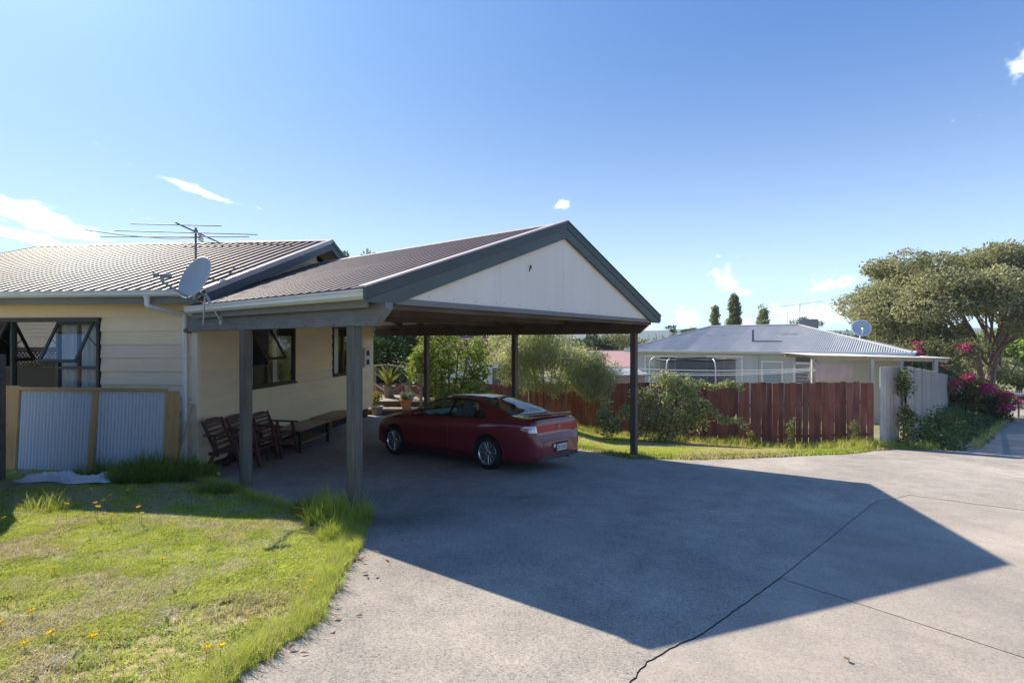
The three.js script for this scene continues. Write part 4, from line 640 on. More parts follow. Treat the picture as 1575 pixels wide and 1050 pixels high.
// low tables along the wall
{
  const t = thing('low_table', 'rectangular low table with black legs and a lower shelf beside the armchairs', 'table', [-4.62, gy(-4.62, -11.45) + 0.01, -11.45], -5.5 * D2R);
  mesh('tabletop', box(0.66, 0.035, 1.42, 0, 0.475, 0, 0, 0, 0, 0.012), MAT.tableTop, t); mesh('shelf', box(0.56, 0.025, 1.3, 0, 0.19, 0), MAT.tableTop, t);
  for (const x of [-0.28, 0.28]) for (const z of [-0.64, 0.64]) mesh('leg', box(0.055, 0.46, 0.055, x, 0.23, z), MAT.black, t);
  for (const x of [-0.28, 0.28]) mesh('apron', box(0.02, 0.04, 1.25, x, 0.435, 0), MAT.black, t); for (const z of [-0.64, 0.64]) { mesh('apron', box(0.5, 0.04, 0.02, 0, 0.435, z), MAT.black, t); mesh('shelf_rail', box(0.5, 0.025, 0.02, 0, 0.165, z), MAT.black, t); }
  const o = thing('oval_table', 'oval wooden coffee table with slim orange legs beyond the low table', 'table', [-4.55, gy(-4.55, -13.0) + 0.01, -13.0], -5.5 * D2R);
  mesh('tabletop', place(clean(new THREE.CylinderGeometry(0.5, 0.49, 0.03, 40)).scale(0.72, 1, 1.55), 0, 0.47, 0), MAT.tableTop, o);
  mesh('apron', place(clean(new THREE.CylinderGeometry(0.44, 0.44, 0.075, 36, 1, true)).scale(0.7, 1, 1.5), 0, 0.42, 0), MAT.orangeWood, o);
  for (const x of [-0.24, 0.24]) for (const z of [-0.5, 0.5]) mesh('leg', rod([x * 1.12, 0, z * 1.08], [x, 0.42, z], 0.016, 8, 0.028), MAT.orangeWood, o);
}
// corrugated sheet in a timber frame, leaning on the front wall
{
  const t = thing('corrugated_panel', 'timber framed panel of two corrugated clear sheets leaning against the front wall', 'panel', [-6.67, -0.52, -8.18], -5 * D2R); t.scale.set(1.12, 1.05, 1);
  const lean = 0.055, up = (x, s, o = 0) => [x, s * Math.cos(lean) + o * Math.sin(lean), -s * Math.sin(lean) + o * Math.cos(lean)];
  const tilt = (g) => g.applyMatrix4(M4().makeRotationX(-lean)), sheetM = blotchy([0.54, 0.57, 0.60], { amp: 0.08, seed: 511, rough: 0.5, size: 0.9 });
  const corr = (x0, x1) => { const n = Math.round((x1 - x0) / 0.006); return tilt(grid(n, 1, (u, v) => { const x = lerp(x0, x1, u); return [x, lerp(0.03, 1.30, v), 0.016 * Math.sin(x / 0.052 * 2 * Math.PI) - 0.004]; })); };
  mesh('corrugated_sheet', corr(-1.12, 0.03), sheetM, t); mesh('corrugated_sheet', corr(0.10, 1.16), sheetM, t);
  mesh('frame_board', tilt(box(0.24, 1.36, 0.03, -1.22, 0.68, 0.022)), MAT.rawTimber, t); mesh('frame_board', tilt(box(0.20, 1.30, 0.03, 1.23, 0.65, 0.022)), MAT.rawTimber, t);
  mesh('frame_board', tilt(box(2.30, 0.05, 0.035, 0.0, 1.315, 0.024)), MAT.rawTimber, t); mesh('frame_board', tilt(box(0.075, 1.28, 0.03, 0.06, 0.645, 0.026, 0, 0, -0.035)), MAT.rawTimber, t);
  const st = mesh('timber_stick', bar([-5.22, -0.44, -8.05], [-5.12, 0.60, -8.36], 0.035, 0.04), MAT.paleTimber); tag(st, 'thin loose timber stick leaning on the panel beside the downpipe', 'stick');
  const ps = grid(90, 30, (u, v) => { const x = lerp(-7.05, -5.75, u), z = -lerp(7.3, 7.68, v), e = Math.min(u, 1 - u, v, 1 - v) * 5; return [x + 0.03 * Math.sin(v * 9), gy(x, z) + 0.035 + clamp(e * 1.5) * (0.02 + 0.11 * Math.pow(fbm(u * 11, v * 5, 520, 4), 1.6) + 0.03 * fbm(u * 40, v * 16, 525, 2)), z + 0.05 * Math.sin(u * 12)]; });
  tag(mesh('plastic_sheet', ps, plain(0.62, 0.63, 0.65, 0.5)), 'crumpled white plastic sheet on the grass below the leaning panel', 'sheet');
}
// dark paling fence at the left edge, running towards the viewer
{
  const t = thing('side_fence', 'grey brown paling fence end at the left edge of the lawn', 'fence', [-7.34, -0.4, -7.46]);
  const dx = 0.562, dz = 0.827, g = timber([0.12, 0.1, 0.085], { grain: 0.3, blotch: 0.3, seed: 530, rough: 0.95 });
  const n = 34; for (let i = 0; i < n; i++) { const s = 0.07 + i * 0.155, x = s * dx, z = s * dz, y = gy(-7.34 + x, -7.46 + z) + 0.4, h = (s > 0.25 ? 2.2 : 1.82) + 0.01 * ((i * 7) % 3); mesh('paling', box(0.148, h, 0.02, x, y + h / 2 - 0.05, z, 0, Math.atan2(-dz, dx), 0), g, t); }
  mesh('post', box(0.1, 1.86, 0.1, -0.04, 0.9, -0.02), g, t); for (const y of [0.4, 1.5]) mesh('rail', bar([0, y + 0.03, -0.05], [n * 0.155 * dx, y + 0.07, n * 0.155 * dz - 0.05], 0.045, 0.07), g, t);
}
// what the front windows mirror: a white house and a lattice topped fence away to the left behind the viewer
{
  const h = thing('white_house', 'white weatherboard house mirrored in the front window', 'house', [-23, 0, 3.2]);
  const wh = blotchy([0.74, 0.73, 0.69], { amp: 0.05, seed: 540, rough: 0.6 });
  for (let k = 0; k < 18; k++) mesh('weatherboard', place(weatherboard(16, 0.2).rotateY(Math.PI / 2).rotateY(0), -8, 0.1 + k * 0.19, 0, 0, 0, 0).rotateY(Math.PI), wh, h);
  mesh('wall', box(16, 3.7, 0.1, 0, 1.8, 0.10), wh, h); const w = mesh('window', box(1.6, 1.2, 0.06, 0.8, 2.3, -0.05), MAT.curtain, h); mesh('frame', merge([box(1.8, 0.1, 0.1, 0.8, 2.95, -0.06), box(1.8, 0.1, 0.1, 0.8, 1.65, -0.06), box(0.1, 1.3, 0.1, -0.05, 2.3, -0.06), box(0.1, 1.3, 0.1, 1.65, 2.3, -0.06)]), MAT.white, w);
  mesh('roof', merge([box(17, 0.08, 4.4, 0, 4.3, 1.7, 0.35)]), MAT.roof, h);
  const f = thing('lattice_fence', 'dark boarded fence with a lattice top mirrored in the front window', 'fence', [-16, 0, -2.4]); const fm = plain(0.075, 0.08, 0.085, 0.9);
  for (let k = 0; k < 50; k++) mesh('board', box(0.146, 1.0, 0.02, -3.7 + k * 0.15, 0.2, 0), fm, f);
  mesh('rail', box(7.6, 0.14, 0.05, 0, 1.36, 0), fm, f); mesh('rail', box(7.6, 0.08, 0.05, 0, 0.74, 0), fm, f);
  const lt = []; for (let x = -4.3; x < 4.3; x += 0.145) for (const s of [-1, 1]) { const a = [x, 0.74, s * 0.006], b = [x + s * 0.58, 1.32, s * 0.006]; if (Math.abs(a[0]) < 3.8 && Math.abs(b[0]) < 3.8) lt.push(bar(a, b, 0.045, 0.008, 0.001)); }
  mesh('lattice', merge(lt), fm, f).userData.kind = 'stuff';
}
// deck with steps, handrail and pots at the far corner of the house
{
  const bx = -3.75, bz = -18.2, gyb = gy(-3.6, -16.6), t = thing('timber_deck', 'low timber deck with two steps and a handrail behind the house corner', 'deck', [bx, gyb, bz]);
  for (let k = 0; k < 14; k++) mesh('deck_board', box(2.7, 0.03, 0.135, 0.1, 0.40, 0.78 - k * 0.142), MAT.deckWood, t);
  mesh('fascia_board', box(2.7, 0.16, 0.03, 0.1, 0.305, 0.84), MAT.darkTimber, t);
  for (let k = 0; k < 3; k++) mesh('step_board', box(1.9, 0.03, 0.12, -0.25, 0.21, 1.26 - k * 0.13), MAT.deckWood, t); mesh('riser', box(1.9, 0.17, 0.03, -0.25, 0.10, 1.29), MAT.darkTimber, t);
  const rail = (a, b, w = 0.07, h = 0.045) => mesh('rail', bar(a, b, w, h), MAT.deckWood, t);
  for (const [x, z, h] of [[-0.72, -0.4, 1.55], [0.72, 0.9, 1.28], [-1.35, -1.1, 1.5]]) mesh('rail_post', box(0.09, h, 0.09, x, h / 2, z), MAT.deckWood, t);
  rail([-1.5, 1.50, -1.2], [-0.72, 1.57, -0.4]); rail([-0.72, 1.57, -0.4], [0.70, 1.36, 0.0]); rail([0.62, 1.3, 0.0], [-0.75, 0.5, -0.1], 0.045); rail([-1.3, 0.9, -0.6], [-0.4, 0.42, -0.2], 0.05); rail([0.0, 0.98, 0.5], [0.66, 0.5, 0.8], 0.03, 0.03); mesh('post_cap', box(0.24, 0.035, 0.16, 0.70, 1.30, 0.9, 0, 0, -0.25), MAT.whiteOld, t);
  mesh('side_panel', box(0.9, 0.75, 0.04, 0.9, 0.75, -0.55), plain(0.10, 0.055, 0.045, 0.9), t);
}
// ---------------------------------------------------------------- fences, the neighbour's house and yard
{ // red paling fence along the back of the grass strip
  const t = thing('paling_fence', 'weathered red paling fence along the back of the grass strip', 'fence', [9.93, -1.3, -14.18]);
  const ux = -0.841, ud = 0.541, r = rng(611); let s = 0.06, i = 0; const gs = [0, 1, 2].map((k) => cbox(0.15, 1.0, 0.02, 0.003, k * 2.1));
  const top = (q) => 0.497 - 0.045 * q + 0.012 * Math.sin(q * 2.3);
  while (s < 20.5) {
    const w = 0.142 + r() * 0.018, x = ux * (s + w / 2), d = ud * (s + w / 2), wx = 9.93 + x, wd = 14.18 + d, y0 = gy(wx, -wd) - 0.06 + r() * 0.05, y1 = top(s) + (r() - 0.5) * 0.035 - (r() < 0.06 ? 0.03 : 0), g = gs[i % 3];
    const p = mesh('paling', g, MAT.red[Math.floor(r() * 4)], t); p.scale.set(w / 0.15, y1 - y0, 1); p.position.set(x, (y0 + y1) / 2 + 1.3, -d + (i % 2) * 0.008 + (r() - 0.5) * 0.006); p.rotation.set((r() - 0.5) * 0.012, Math.atan2(ud, -ux) + Math.PI + (r() - 0.5) * 0.04, (r() - 0.5) * 0.022); p.rotation.y = Math.atan2(-(-ud), ux);
    s += w + 0.002 + (r() < (s < 4.5 ? 0.3 : 0.08) ? r() * 0.018 : r() * 0.003); i++;
  }
  for (const h of [0.35, 1.25]) for (let q = 0; q < 20; q += 2.4) { const a = [ux * q, 0, -ud * q], b = [ux * (q + 2.38), 0, -ud * (q + 2.38)]; const y = (k) => Math.min(top(k) - 0.25, gy(9.93 + ux * k, -(14.18 + ud * k)) + h) + 1.3; mesh('rail', bar([a[0] - 0.03, y(q), a[2] - 0.05], [b[0] - 0.03, y(q + 2.38), b[2] - 0.05], 0.045, 0.085), MAT.darkTimber, t); }
  for (let q = 0; q < 20.5; q += 2.4) { const x = ux * q, d = ud * q, yb = gy(9.93 + x, -14.18 - d); mesh('post', box(0.1, top(q) - yb, 0.1, x - 0.05, (top(q) + yb) / 2 + 1.27, -d - 0.13), MAT.darkTimber, t); }
}
{ // taller pale grey fence pieces at the lane corner
  const t = thing('corner_fence', 'tall whitish paling panel closing the right end of the red fence', 'fence', [9.98, -1.25, -14.12]);
  for (let k = 0; k < 6; k++) mesh('paling', box(0.108, 2.26 + 0.02 * (k % 2), 0.022, 0.06 + k * 0.113, 1.04, -0.012 * (k % 2) - k * 0.033, 0, 0.28, 0), k < 2 ? MAT.whiteTimber : MAT2.grey[k % 3], t); mesh('post', box(0.1, 2.2, 0.1, 0.3, 1.0, -0.2), MAT.greyTimber, t);
  const l = thing('lane_fence', 'weathered grey paling fence running along the lane towards the street', 'fence', [10.98, -1.3, -14.42]);
  const ux = 0.68, ud = 0.733, r = rng(622); let s = 0; const gs = cbox(0.14, 1, 0.02, 0.003);
  while (s < 24) { const x = ux * s, d = ud * s, y0 = gy(10.98 + x, -14.42 - d) - 0.05, y1 = 0.92 - 0.060 * s + (r() - 0.5) * 0.05; const p = mesh('paling', gs, MAT2.grey[Math.floor(r() * 3)], l); p.scale.set(1, y1 - y0, 1); p.position.set(x, (y0 + y1) / 2 + 1.3, -d); p.rotation.set((r() - 0.5) * 0.02, Math.atan2(ud, ux), (r() - 0.5) * 0.03); s += 0.148 + (r() < 0.2 ? r() * 0.03 : 0); }
  for (const h of [0.4, 1.7]) mesh('rail', bar([-0.05, gy(10.98, -14.42) + 1.3 + h, -0.04], [ux * 24 - 0.05, gy(10.98 + ux * 24, -14.42 - ud * 24) + 1.3 + h, -ud * 24 - 0.04], 0.045, 0.09), MAT.greyTimber, l);
}
// neighbour's house: local x along the front towards the right, z out of the front wall, origin at the right front corner
const nTurn = Math.atan2(-0.63, 0.777), NB = [17.6, -2.35, -23.6];
{
  const t = thing('neighbour_house', 'pale grey weatherboard house with a low silver iron hip roof behind the red fence', 'house', NB, nTurn);
  const wall = blotchy([0.54, 0.56, 0.56], { amp: 0.05, seed: 630, rough: 0.6 }), Lw = 13.0, Wd = 8.2, eY = 3.46, y0 = 0;
  const bd = []; for (let k = 0; k < 20; k++) { const g = weatherboard(Lw, 0.175); g.applyMatrix4(M4().makeRotationY(-Math.PI / 2)); g.translate(0, y0 + k * 0.168, 0); bd.push(g); }
  for (let k = 0; k < 20; k++) { const g = weatherboard(Wd, 0.175); g.translate(0, y0 + k * 0.168, -Wd); bd.push(g); }
  const wm = mesh('wall', merge(bd), wall, t); wm.userData.kind = 'stuff'; mesh('wall_core', box(Lw - 0.06, 3.3, Wd - 0.06, -Lw / 2, 1.66, -Wd / 2), wall, t);
  // windows: position along the front (from the right corner), width, bottom, height, mullions
  const win = (x, w, y, h, mull) => { const g = new THREE.Group(); g.name = 'window'; t.add(g); g.position.set(x, y, 0.03); const fr = [box(w + 0.16, 0.1, 0.07, w / 2, h + 0.05, 0), box(w + 0.16, 0.1, 0.07, w / 2, -0.05, 0), box(0.09, h, 0.07, -0.035, h / 2, 0), box(0.09, h, 0.07, w + 0.035, h / 2, 0)]; for (const m of mull) fr.push(box(0.08, h, 0.06, m, h / 2, 0)); mesh('frame', merge(fr), MAT.white, g); const xs = [0.01, ...mull, w - 0.01]; for (let i = 0; i + 1 < xs.length; i++) { mesh('pane', place(clean(new THREE.PlaneGeometry(xs[i + 1] - xs[i] - 0.03, h)), (xs[i] + xs[i + 1]) / 2, h / 2, 0.005), phy({ color: rgb(0.34, 0.40, 0.46), roughness: 0.05, clearcoat: 1, clearcoatRoughness: 0 }), g); if (i % 2 === 0) mesh('blind', place(clean(new THREE.PlaneGeometry(xs[i + 1] - xs[i] - 0.06, h * 0.34)), (xs[i] + xs[i + 1]) / 2, h * 0.8, 0.012), MAT.curtain, g); } return g; };
  win(-12.25, 1.75, 1.55, 1.5, [0.85]); win(-8.55, 1.75, 1.5, 1.6, [0.88]);
  win(-5.72, 0.88, 1.62, 1.25, []);
  mesh('downpipe', rod([-6.0, 0, 0.08], [-6.0, 3.2, 0.08], 0.045, 10), MAT.whiteOld, t);
  const dr = new THREE.Group(); dr.name = 'door'; t.add(dr); dr.position.set(-4.2, 0.75, 0.04);
  mesh('leaf', box(0.9, 2.05, 0.04, 0.45, 1.02, -0.03), plain(0.22, 0.2, 0.24, 0.7), dr); mesh('frame', merge([box(0.12, 2.2, 0.08, -0.06, 1.1, 0), box(0.12, 2.2, 0.08, 0.96, 1.1, 0), box(1.14, 0.12, 0.08, 0.45, 2.12, 0)]), MAT.white, dr);
  const gr = []; for (let k = -10; k < 18; k++) for (const s of [-1, 1]) { let xa = k * 0.1, xb = xa + s * 2.0; const a = [xa, 0.03, 0.02], b = [xb, 2.03, 0.02]; const cl = (q) => { const tt = (x) => (x - a[0]) / (b[0] - a[0]); let t0 = 0, t1 = 1; const ta = tt(0.02), tb = tt(0.88); t0 = Math.max(t0, Math.min(ta, tb)); t1 = Math.min(t1, Math.max(ta, tb)); return t1 - t0 > 0.02 ? [t0, t1] : null; }; const c = cl(); if (c) gr.push(bar([lerp(a[0], b[0], c[0]), lerp(a[1], b[1], c[0]), 0.02 + s * 0.004], [lerp(a[0], b[0], c[1]), lerp(a[1], b[1], c[1]), 0.02 + s * 0.004], 0.014, 0.006, 0.001)); }
  mesh('security_grille', merge(gr), MAT.white, dr).userData.kind = 'stuff'; mesh('fanlight', box(0.9, 0.4, 0.02, 0.45, 2.4, 0.01), plain(0.14, 0.13, 0.12, 0.3), dr);
  // hip roof of corrugated iron in sheets, each sheet a part
  const O = 0.45, E0 = [O, eY, O], R0 = [-4.8, eY + 1.44, -Wd / 2], R1 = [-9.8, eY + 1.44, -Wd / 2];
  const iron = [0, 1, 2].map((k) => { const m = MAT.oldIron.clone(); m.color = rgb(1 - k * 0.06, 1 - k * 0.05, 1 - k * 0.045); return m; });
  const xl = -Lw - O, zf = O, hipTop = (x) => { if (x > R0[0]) return (O - x) / (O - R0[0]); if (x < R1[0]) return (x - xl) / (R1[0] - xl); return 1; };
  const front = (x, v) => { const k = hipTop(x) * v; return [x, eY + 1.44 * k, lerp(zf, R0[2], k)]; };
  let si = 0; for (let x = O; x > xl + 0.01; x -= 0.78) { const x1 = Math.max(x - 0.80, xl), n = Math.round((x - x1) / 0.019); mesh('roof_sheet', facet(n, 1, (u, v) => { const xx = lerp(x, x1, u), p = front(xx, v); return [p[0], p[1] + 0.017 * Math.sin(xx / 0.095 * 2 * Math.PI) + (si % 2) * 0.008 + 0.004 * u, p[2]]; }), iron[(si * 2) % 3], t); si++; }
  const side = (a, b, c, d) => merge([facet(1, 1, (u, v) => [0, 1, 2].map((k) => lerp(lerp(a[k], b[k], u), lerp(c[k], d[k], u), v)))]);
  mesh('roof_end', side([O, eY, O], [O, eY, -Wd - O], R0, R0), iron[0], t); mesh('roof_end', side([xl, eY, O], [xl, eY, -Wd - O], R1, R1), iron[0], t); mesh('roof_back', side([O, eY, -Wd - O], [xl, eY, -Wd - O], R0, R1), iron[0], t);
  mesh('ridge_cap', merge([rod([R0[0], R0[1] + 0.02, R0[2]], [R1[0], R1[1] + 0.02, R1[2]], 0.055, 8), rod([O, eY + 0.02, O], [R0[0], R0[1] + 0.02, R0[2]], 0.05, 8), rod([xl, eY + 0.02, O], [R1[0], R1[1] + 0.02, R1[2]], 0.05, 8)]), iron[0], t);
  mesh('gutter', merge([box(Lw + 2 * O, 0.12, 0.12, -Lw / 2, eY - 0.05, O + 0.04), box(0.12, 0.12, Wd + 2 * O, O + 0.04, eY - 0.05, -Wd / 2)]), MAT.gutter, t); mesh('soffit', box(Lw + 2 * O, 0.02, Wd + 2 * O, -Lw / 2, eY - 0.12, -Wd / 2), MAT.whiteOld, t);
  mesh('chimney', box(0.9, 0.75, 0.6, -4.4, eY + 1.4, -Wd / 2 - 0.6), plain(0.26, 0.25, 0.25, 0.8), t);
  const rack = mesh('roof_bracket', merge([box(0.09, 0.66, 0.09, -6.55, eY + 0.82, -1.3), box(1.5, 0.05, 0.05, -5.8, eY + 0.52, -1.0)]), plain(0.10, 0.12, 0.15, 0.6), t); void rack;
  for (const [x, z, w] of [[-10.6, -2.2, 0.5], [-9.4, -2.3, 0.3], [-8.6, -2.3, 0.4], [-5.4, -2.4, 0.9]]) mesh('rust_patch', place(grid(14, 3, (u, v) => { const xx = x + u * w, k = (zf - z - v * 0.14) / (zf - R0[2]); return [xx, eY + 1.44 * k + 0.022 + 0.011 * Math.sin(xx / 0.076 * 2 * Math.PI), z + v * 0.14]; })), blotchy([0.16, 0.13, 0.12], { amp: 0.3, seed: 640, size: 0.5 }), t);
}
{ // things on the neighbour's roof
  const at = (lx, y, lz) => [NB[0] + lx * 0.777 + lz * 0.63, y, NB[2] - lx * 0.8538 + lz * 0.5205];
  const d = thing('roof_dish', 'pale round satellite dish on the right slope of the silver roof', 'satellite dish', [18.7, 1.62, -27.9]);
  mesh('reflector', place(grid(32, 6, (u, v) => [0.44 * v * Math.cos(u * 6.2832), 0.44 * v * Math.sin(u * 6.2832), 0.10 * v * v]), 0, 0.72, 0, -0.3, -0.35, 0), plain(0.42, 0.47, 0.55, 0.5), d); mesh('rim', place(clean(new THREE.TorusGeometry(0.44, 0.025, 6, 40)), 0, 0.72, 0.09, -0.3, -0.35, 0), MAT.white, d);
  mesh('feed_arm', merge([rod([0, 0.3, 0.12], [-0.16, 0.62, 0.45], 0.02, 6), rod([-0.16, 0.62, 0.45], [-0.13, 0.70, 0.36], 0.045, 8)]), MAT.white, d); mesh('mast', pipe([[-0.25, -0.05, 0], [-0.06, 0.1, 0], [0, 0.3, 0], [0, 0.7, -0.02]], 0.035, 8), MAT.white, d);
  const a = thing('roof_aerial', 'thin television aerial on a mast above the silver roof ridge', 'aerial', [16.9, 2.35, -30.5]); const m = plain(0.3, 0.3, 0.31, 0.5, 0.3);
  mesh('mast', rod([0, 0, 0], [0, 1.45, 0], 0.02, 6), m, a); mesh('boom', rod([-1.25, 1.30, 0], [1.3, 1.62, 0], 0.016, 6), m, a); for (let k = 0; k < 10; k++) { const x = -1.2 + k * 0.27; mesh('rod', rod([x, 1.31 + (x + 1.2) * 0.126, -0.35], [x, 1.31 + (x + 1.2) * 0.126, 0.35], 0.008, 5), m, a); } mesh('rod', rod([-0.95, -0.05, 0.4], [-0.95, 1.05, 0.4], 0.012, 5), m, a);
}
{ // trampoline with its net
  const t = thing('trampoline', 'round trampoline with white poles and a dark safety net behind the red fence', 'trampoline', [7.85, -1.75, -22.4]); const pole = plain(0.66, 0.68, 0.7, 0.35, 0.3), net = std({ color: rgb(0.045, 0.05, 0.055), transparent: true, opacity: 0.6, roughness: 0.9 }), R = 1.75, P = (a, r, y) => [r * Math.cos(a), y, r * Math.sin(a)];
  for (let k = 0; k < 6; k++) { const a = k / 6 * 6.2832 + 0.42; mesh('pole', pipe([P(a, R + 0.12, 0), P(a, R + 0.14, 1.2), P(a, R + 0.12, 2.35), P(a, R + 0.05, 2.58), P(a, R - 0.08, 2.66)], 0.026, 8, 30), pole, t); }
  mesh('net', grid(64, 4, (u, v) => { const a = u * 6.2832, r = R - 0.1 - 0.05 * Math.sin(a * 6 + 1) ** 2 * (1 - v); return P(a, r, lerp(0.85, 2.6 - 0.04 * Math.sin(a * 3 - 0.1) ** 2, v)); }), net, t);
  mesh('net_hem', pipe([...Array(36)].map((_, k) => { const a = k / 36 * 6.2832; return P(a, R - 0.1, 2.62 - 0.04 * Math.sin(a * 3 - 0.1) ** 2); }), 0.03, 6, 144, true), MAT.black, t); mesh('mat', clean(new THREE.CircleGeometry(R, 40).rotateX(-Math.PI / 2).translate(0, 0.85, 0)), MAT.black, t); mesh('frame', place(clean(new THREE.TorusGeometry(R + 0.05, 0.04, 8, 48)), 0, 0.86, 0, Math.PI / 2), pole, t);
  for (let k = 0; k < 4; k++) { const a = k / 4 * 6.2832 + 0.8; mesh('leg', rod(P(a, R, 0.85), P(a, R, 0), 0.025, 6), pole, t); }
}
{ // pergola with a thin iron roof, its posts and what hangs under it
  const t = thing('lean_to', 'thin corrugated iron lean-to roof on posts in front of the neighbouring house', 'lean-to', [12.6, -1.9, -22.2], -4 * D2R);
  const L = 5.75, iron = MAT.oldIron; for (let k = 0; k < 8; k++) { const x0 = k * L / 8, x1 = (k + 1) * L / 8 + 0.03; mesh('roof_sheet', facet(38, 1, (u, v) => { const x = lerp(x0, x1, u); return [x, 2.93 - 0.02 * x + 0.06 * v + 0.014 * Math.sin(x / 0.076 * 6.2832) + 0.003 * (k % 2), -v * 2.6 + 0.1]; }), iron, t); }
  mesh('beam', bar([0.15, 2.83, 0], [L - 0.05, 2.72, 0], 0.05, 0.14), MAT.paleTimber, t); mesh('beam', bar([0.15, 2.86, -2.4], [L - 0.05, 2.75, -2.4], 0.05, 0.14), MAT.paleTimber, t); for (let k = 0; k < 6; k++) mesh('rafter', bar([0.3 + k * 1.05, 2.85 - k * 0.02, 0.05], [0.3 + k * 1.05, 2.90 - k * 0.02, -2.45], 0.045, 0.09), MAT.paleTimber, t);
  for (const [x, m, w] of [[0.25, MAT.greyTimber, 0.13], [2.65, MAT.whiteTimber, 0.13], [L - 0.55, MAT.whiteTimber, 0.14]]) mesh('post', box(w, 2.8, w, x, 1.38, 0), m, t);
  const c = mesh('hung_sheet', grid(40, 10, (u, v) => [13.1 + u * 1.95, lerp(0.62, -0.05, v) - 0.10 * Math.sin(u * Math.PI) * v, -22.9 - 0.07 * Math.sin(u * 14 + v) - 0.25 * Math.max(0, v - 0.6)]), blotchy([0.58, 0.47, 0.55], { amp: 0.1, seed: 650 })); tag(c, 'pale mauve sheet hanging under the iron lean-to roof', 'sheet');
}
{ // clothes lines: two pairs of pale cords from the carport side to the lean-to post
  const m = plain(0.72, 0.68, 0.62, 0.7); const specs = [[0.735, 0.47, 'upper pale clothes line strung above the red fence towards the lean-to'], [0.64, 0.43, 'middle pale clothes line strung above the red fence towards the lean-to'], [0.60, 0.39, 'lowest and slackest pale clothes line strung above the red fence']];
  specs.forEach(([ya, yb, l], i) => { const g = pipe([...Array(9)].map((_, k) => { const q = k / 8; return [lerp(3.3, 12.85, q), lerp(ya, yb, q) - (0.20 + 0.05 * i) * q * (1 - q) * 2, -lerp(17.4, 22.2, q) + 0.12 * i]; }), 0.016, 5, 48); tag(mesh('clothes_line', g, m), l, 'clothes line', 'clothes lines above the red fence'); });
}
{ // houses glimpsed between the trees at the back
  const t = thing('tiled_house', 'white house with a red tiled roof glimpsed between the bushes', 'house', [-3.4, -2.4, -37], 0.25); const tile = blotchy([0.24, 0.125, 0.11], { amp: 0.2, speck: 0.1, seed: 660, size: 1 });
  mesh('wall', box(7, 2.8, 6, 0, 1.4, 0), MAT.white, t); const rf = []; for (let k = 0; k < 12; k++) rf.push(place(cbox(8, 0.05, 0.36, 0.01), 0, 2.85 + k * 0.15, 3.2 - k * 0.30, 0.32)); mesh('roof', merge(rf), tile, t); mesh('roof_back', box(8, 0.06, 4, 0, 3.75, -1.8, -0.5), tile, t); mesh('window', box(1.2, 1.1, 0.05, 2.0, 1.7, 3.02), plain(0.08, 0.1, 0.12, 0.1), t);
  const p = thing('pink_roofed_house', 'low white house with a faded pink roof seen left of the silver roofed house', 'house', [9.3, -3.4, -46], -0.2); mesh('wall', box(8, 3.0, 6, 0, 1.5, 0), MAT.white, p); mesh('roof', merge([box(9, 0.08, 3.7, 0, 3.55, 1.65, 0.36), box(9, 0.08, 3.7, 0, 3.55, -1.65, -0.36)]), blotchy([0.45, 0.27, 0.26], { amp: 0.1, seed: 661 }), p); mesh('window', box(1.4, 1.1, 0.06, 1.0, 1.7, 3.02), plain(0.08, 0.1, 0.12, 0.1), p);
  const s = thing('garden_shed', 'pale fibre cement shed side with a dark edge beside the carport post', 'shed', [4.35, -1.7, -21.2], 0.1); mesh('wall', box(1.6, 2.0, 1.8, 0, 1.0, 0), plain(0.48, 0.40, 0.33, 0.8), s); mesh('corner_trim', box(0.05, 2.05, 0.05, -0.8, 1.02, 0.9), MAT.dark, s); mesh('roof', box(1.9, 0.06, 2.1, 0, 2.08, 0, 0.08), MAT.oldIron, s);
}
{ // white picket fence across the street, letterbox
  const a = [38.6, 41.8], tt = [0.7, -0.714], n = [0.714, 0.7], P = (s, o) => [a[0] + tt[0] * s + n[0] * o, a[1] + tt[1] * s + n[1] * o];
  const o = P(0, 13.6), f = thing('picket_fence', 'white picket fence across the street at the end of the lane', 'fence', [o[0], gy(o[0], -o[1]), -o[1]]); const g = prism([[-0.045, 0], [0.045, 0], [0.045, 0.95], [0, 1.02], [-0.045, 0.95]], 0.02); g.rotateY(Math.atan2(0.714, 0.7));
  for (let k = -80; k < 90; k++) { const s = k * 0.15; const q = mesh('picket', g, MAT.white, f); q.position.set(tt[0] * s, gy(o[0] + tt[0] * s, -(o[1] + tt[1] * s)) - gy(o[0], -o[1]), -tt[1] * s); }
  for (const h of [0.25, 0.75]) mesh('rail', bar([tt[0] * -12, h, -tt[1] * -12], [tt[0] * 13.5, h, -tt[1] * 13.5], 0.04, 0.08), MAT.white, f);
  const q = [31.2, 32.0], lb = thing('letterbox', 'dark letterbox on a post at the street end of the lane fence', 'letterbox', [q[0], gy(q[0], -q[1]), -q[1]], 0.8); mesh('post', box(0.09, 1.1, 0.09, 0, 0.55, 0), MAT.darkTimber, lb); mesh('case', merge([box(0.34, 0.2, 0.5, 0, 1.18, 0), box(0.4, 0.04, 0.56, 0, 1.30, 0, 0, 0, 0.1)]), plain(0.05, 0.04, 0.04, 0.6), lb); mesh('slot', box(0.2, 0.03, 0.02, 0, 1.2, 0.255), MAT.black, lb);
}
// ---------------------------------------------------------------- trees, shrubs, grass
const leafMat = (o = {}) => phy({ color: rgb(1, 1, 1), vertexColors: true, roughness: o.rough ?? 0.9, transmission: o.tr ?? 0.38, thickness: 0, specularIntensity: o.spec ?? 0.35, ior: 1.4 });
const LEAF = leafMat(), LEAF_GLOSS = leafMat({ rough: 0.72, tr: 0.5, spec: 0.7 }), FLOWER = leafMat({ tr: 0.3 }), LEAF_TREE = leafMat({ tr: 0.5 });
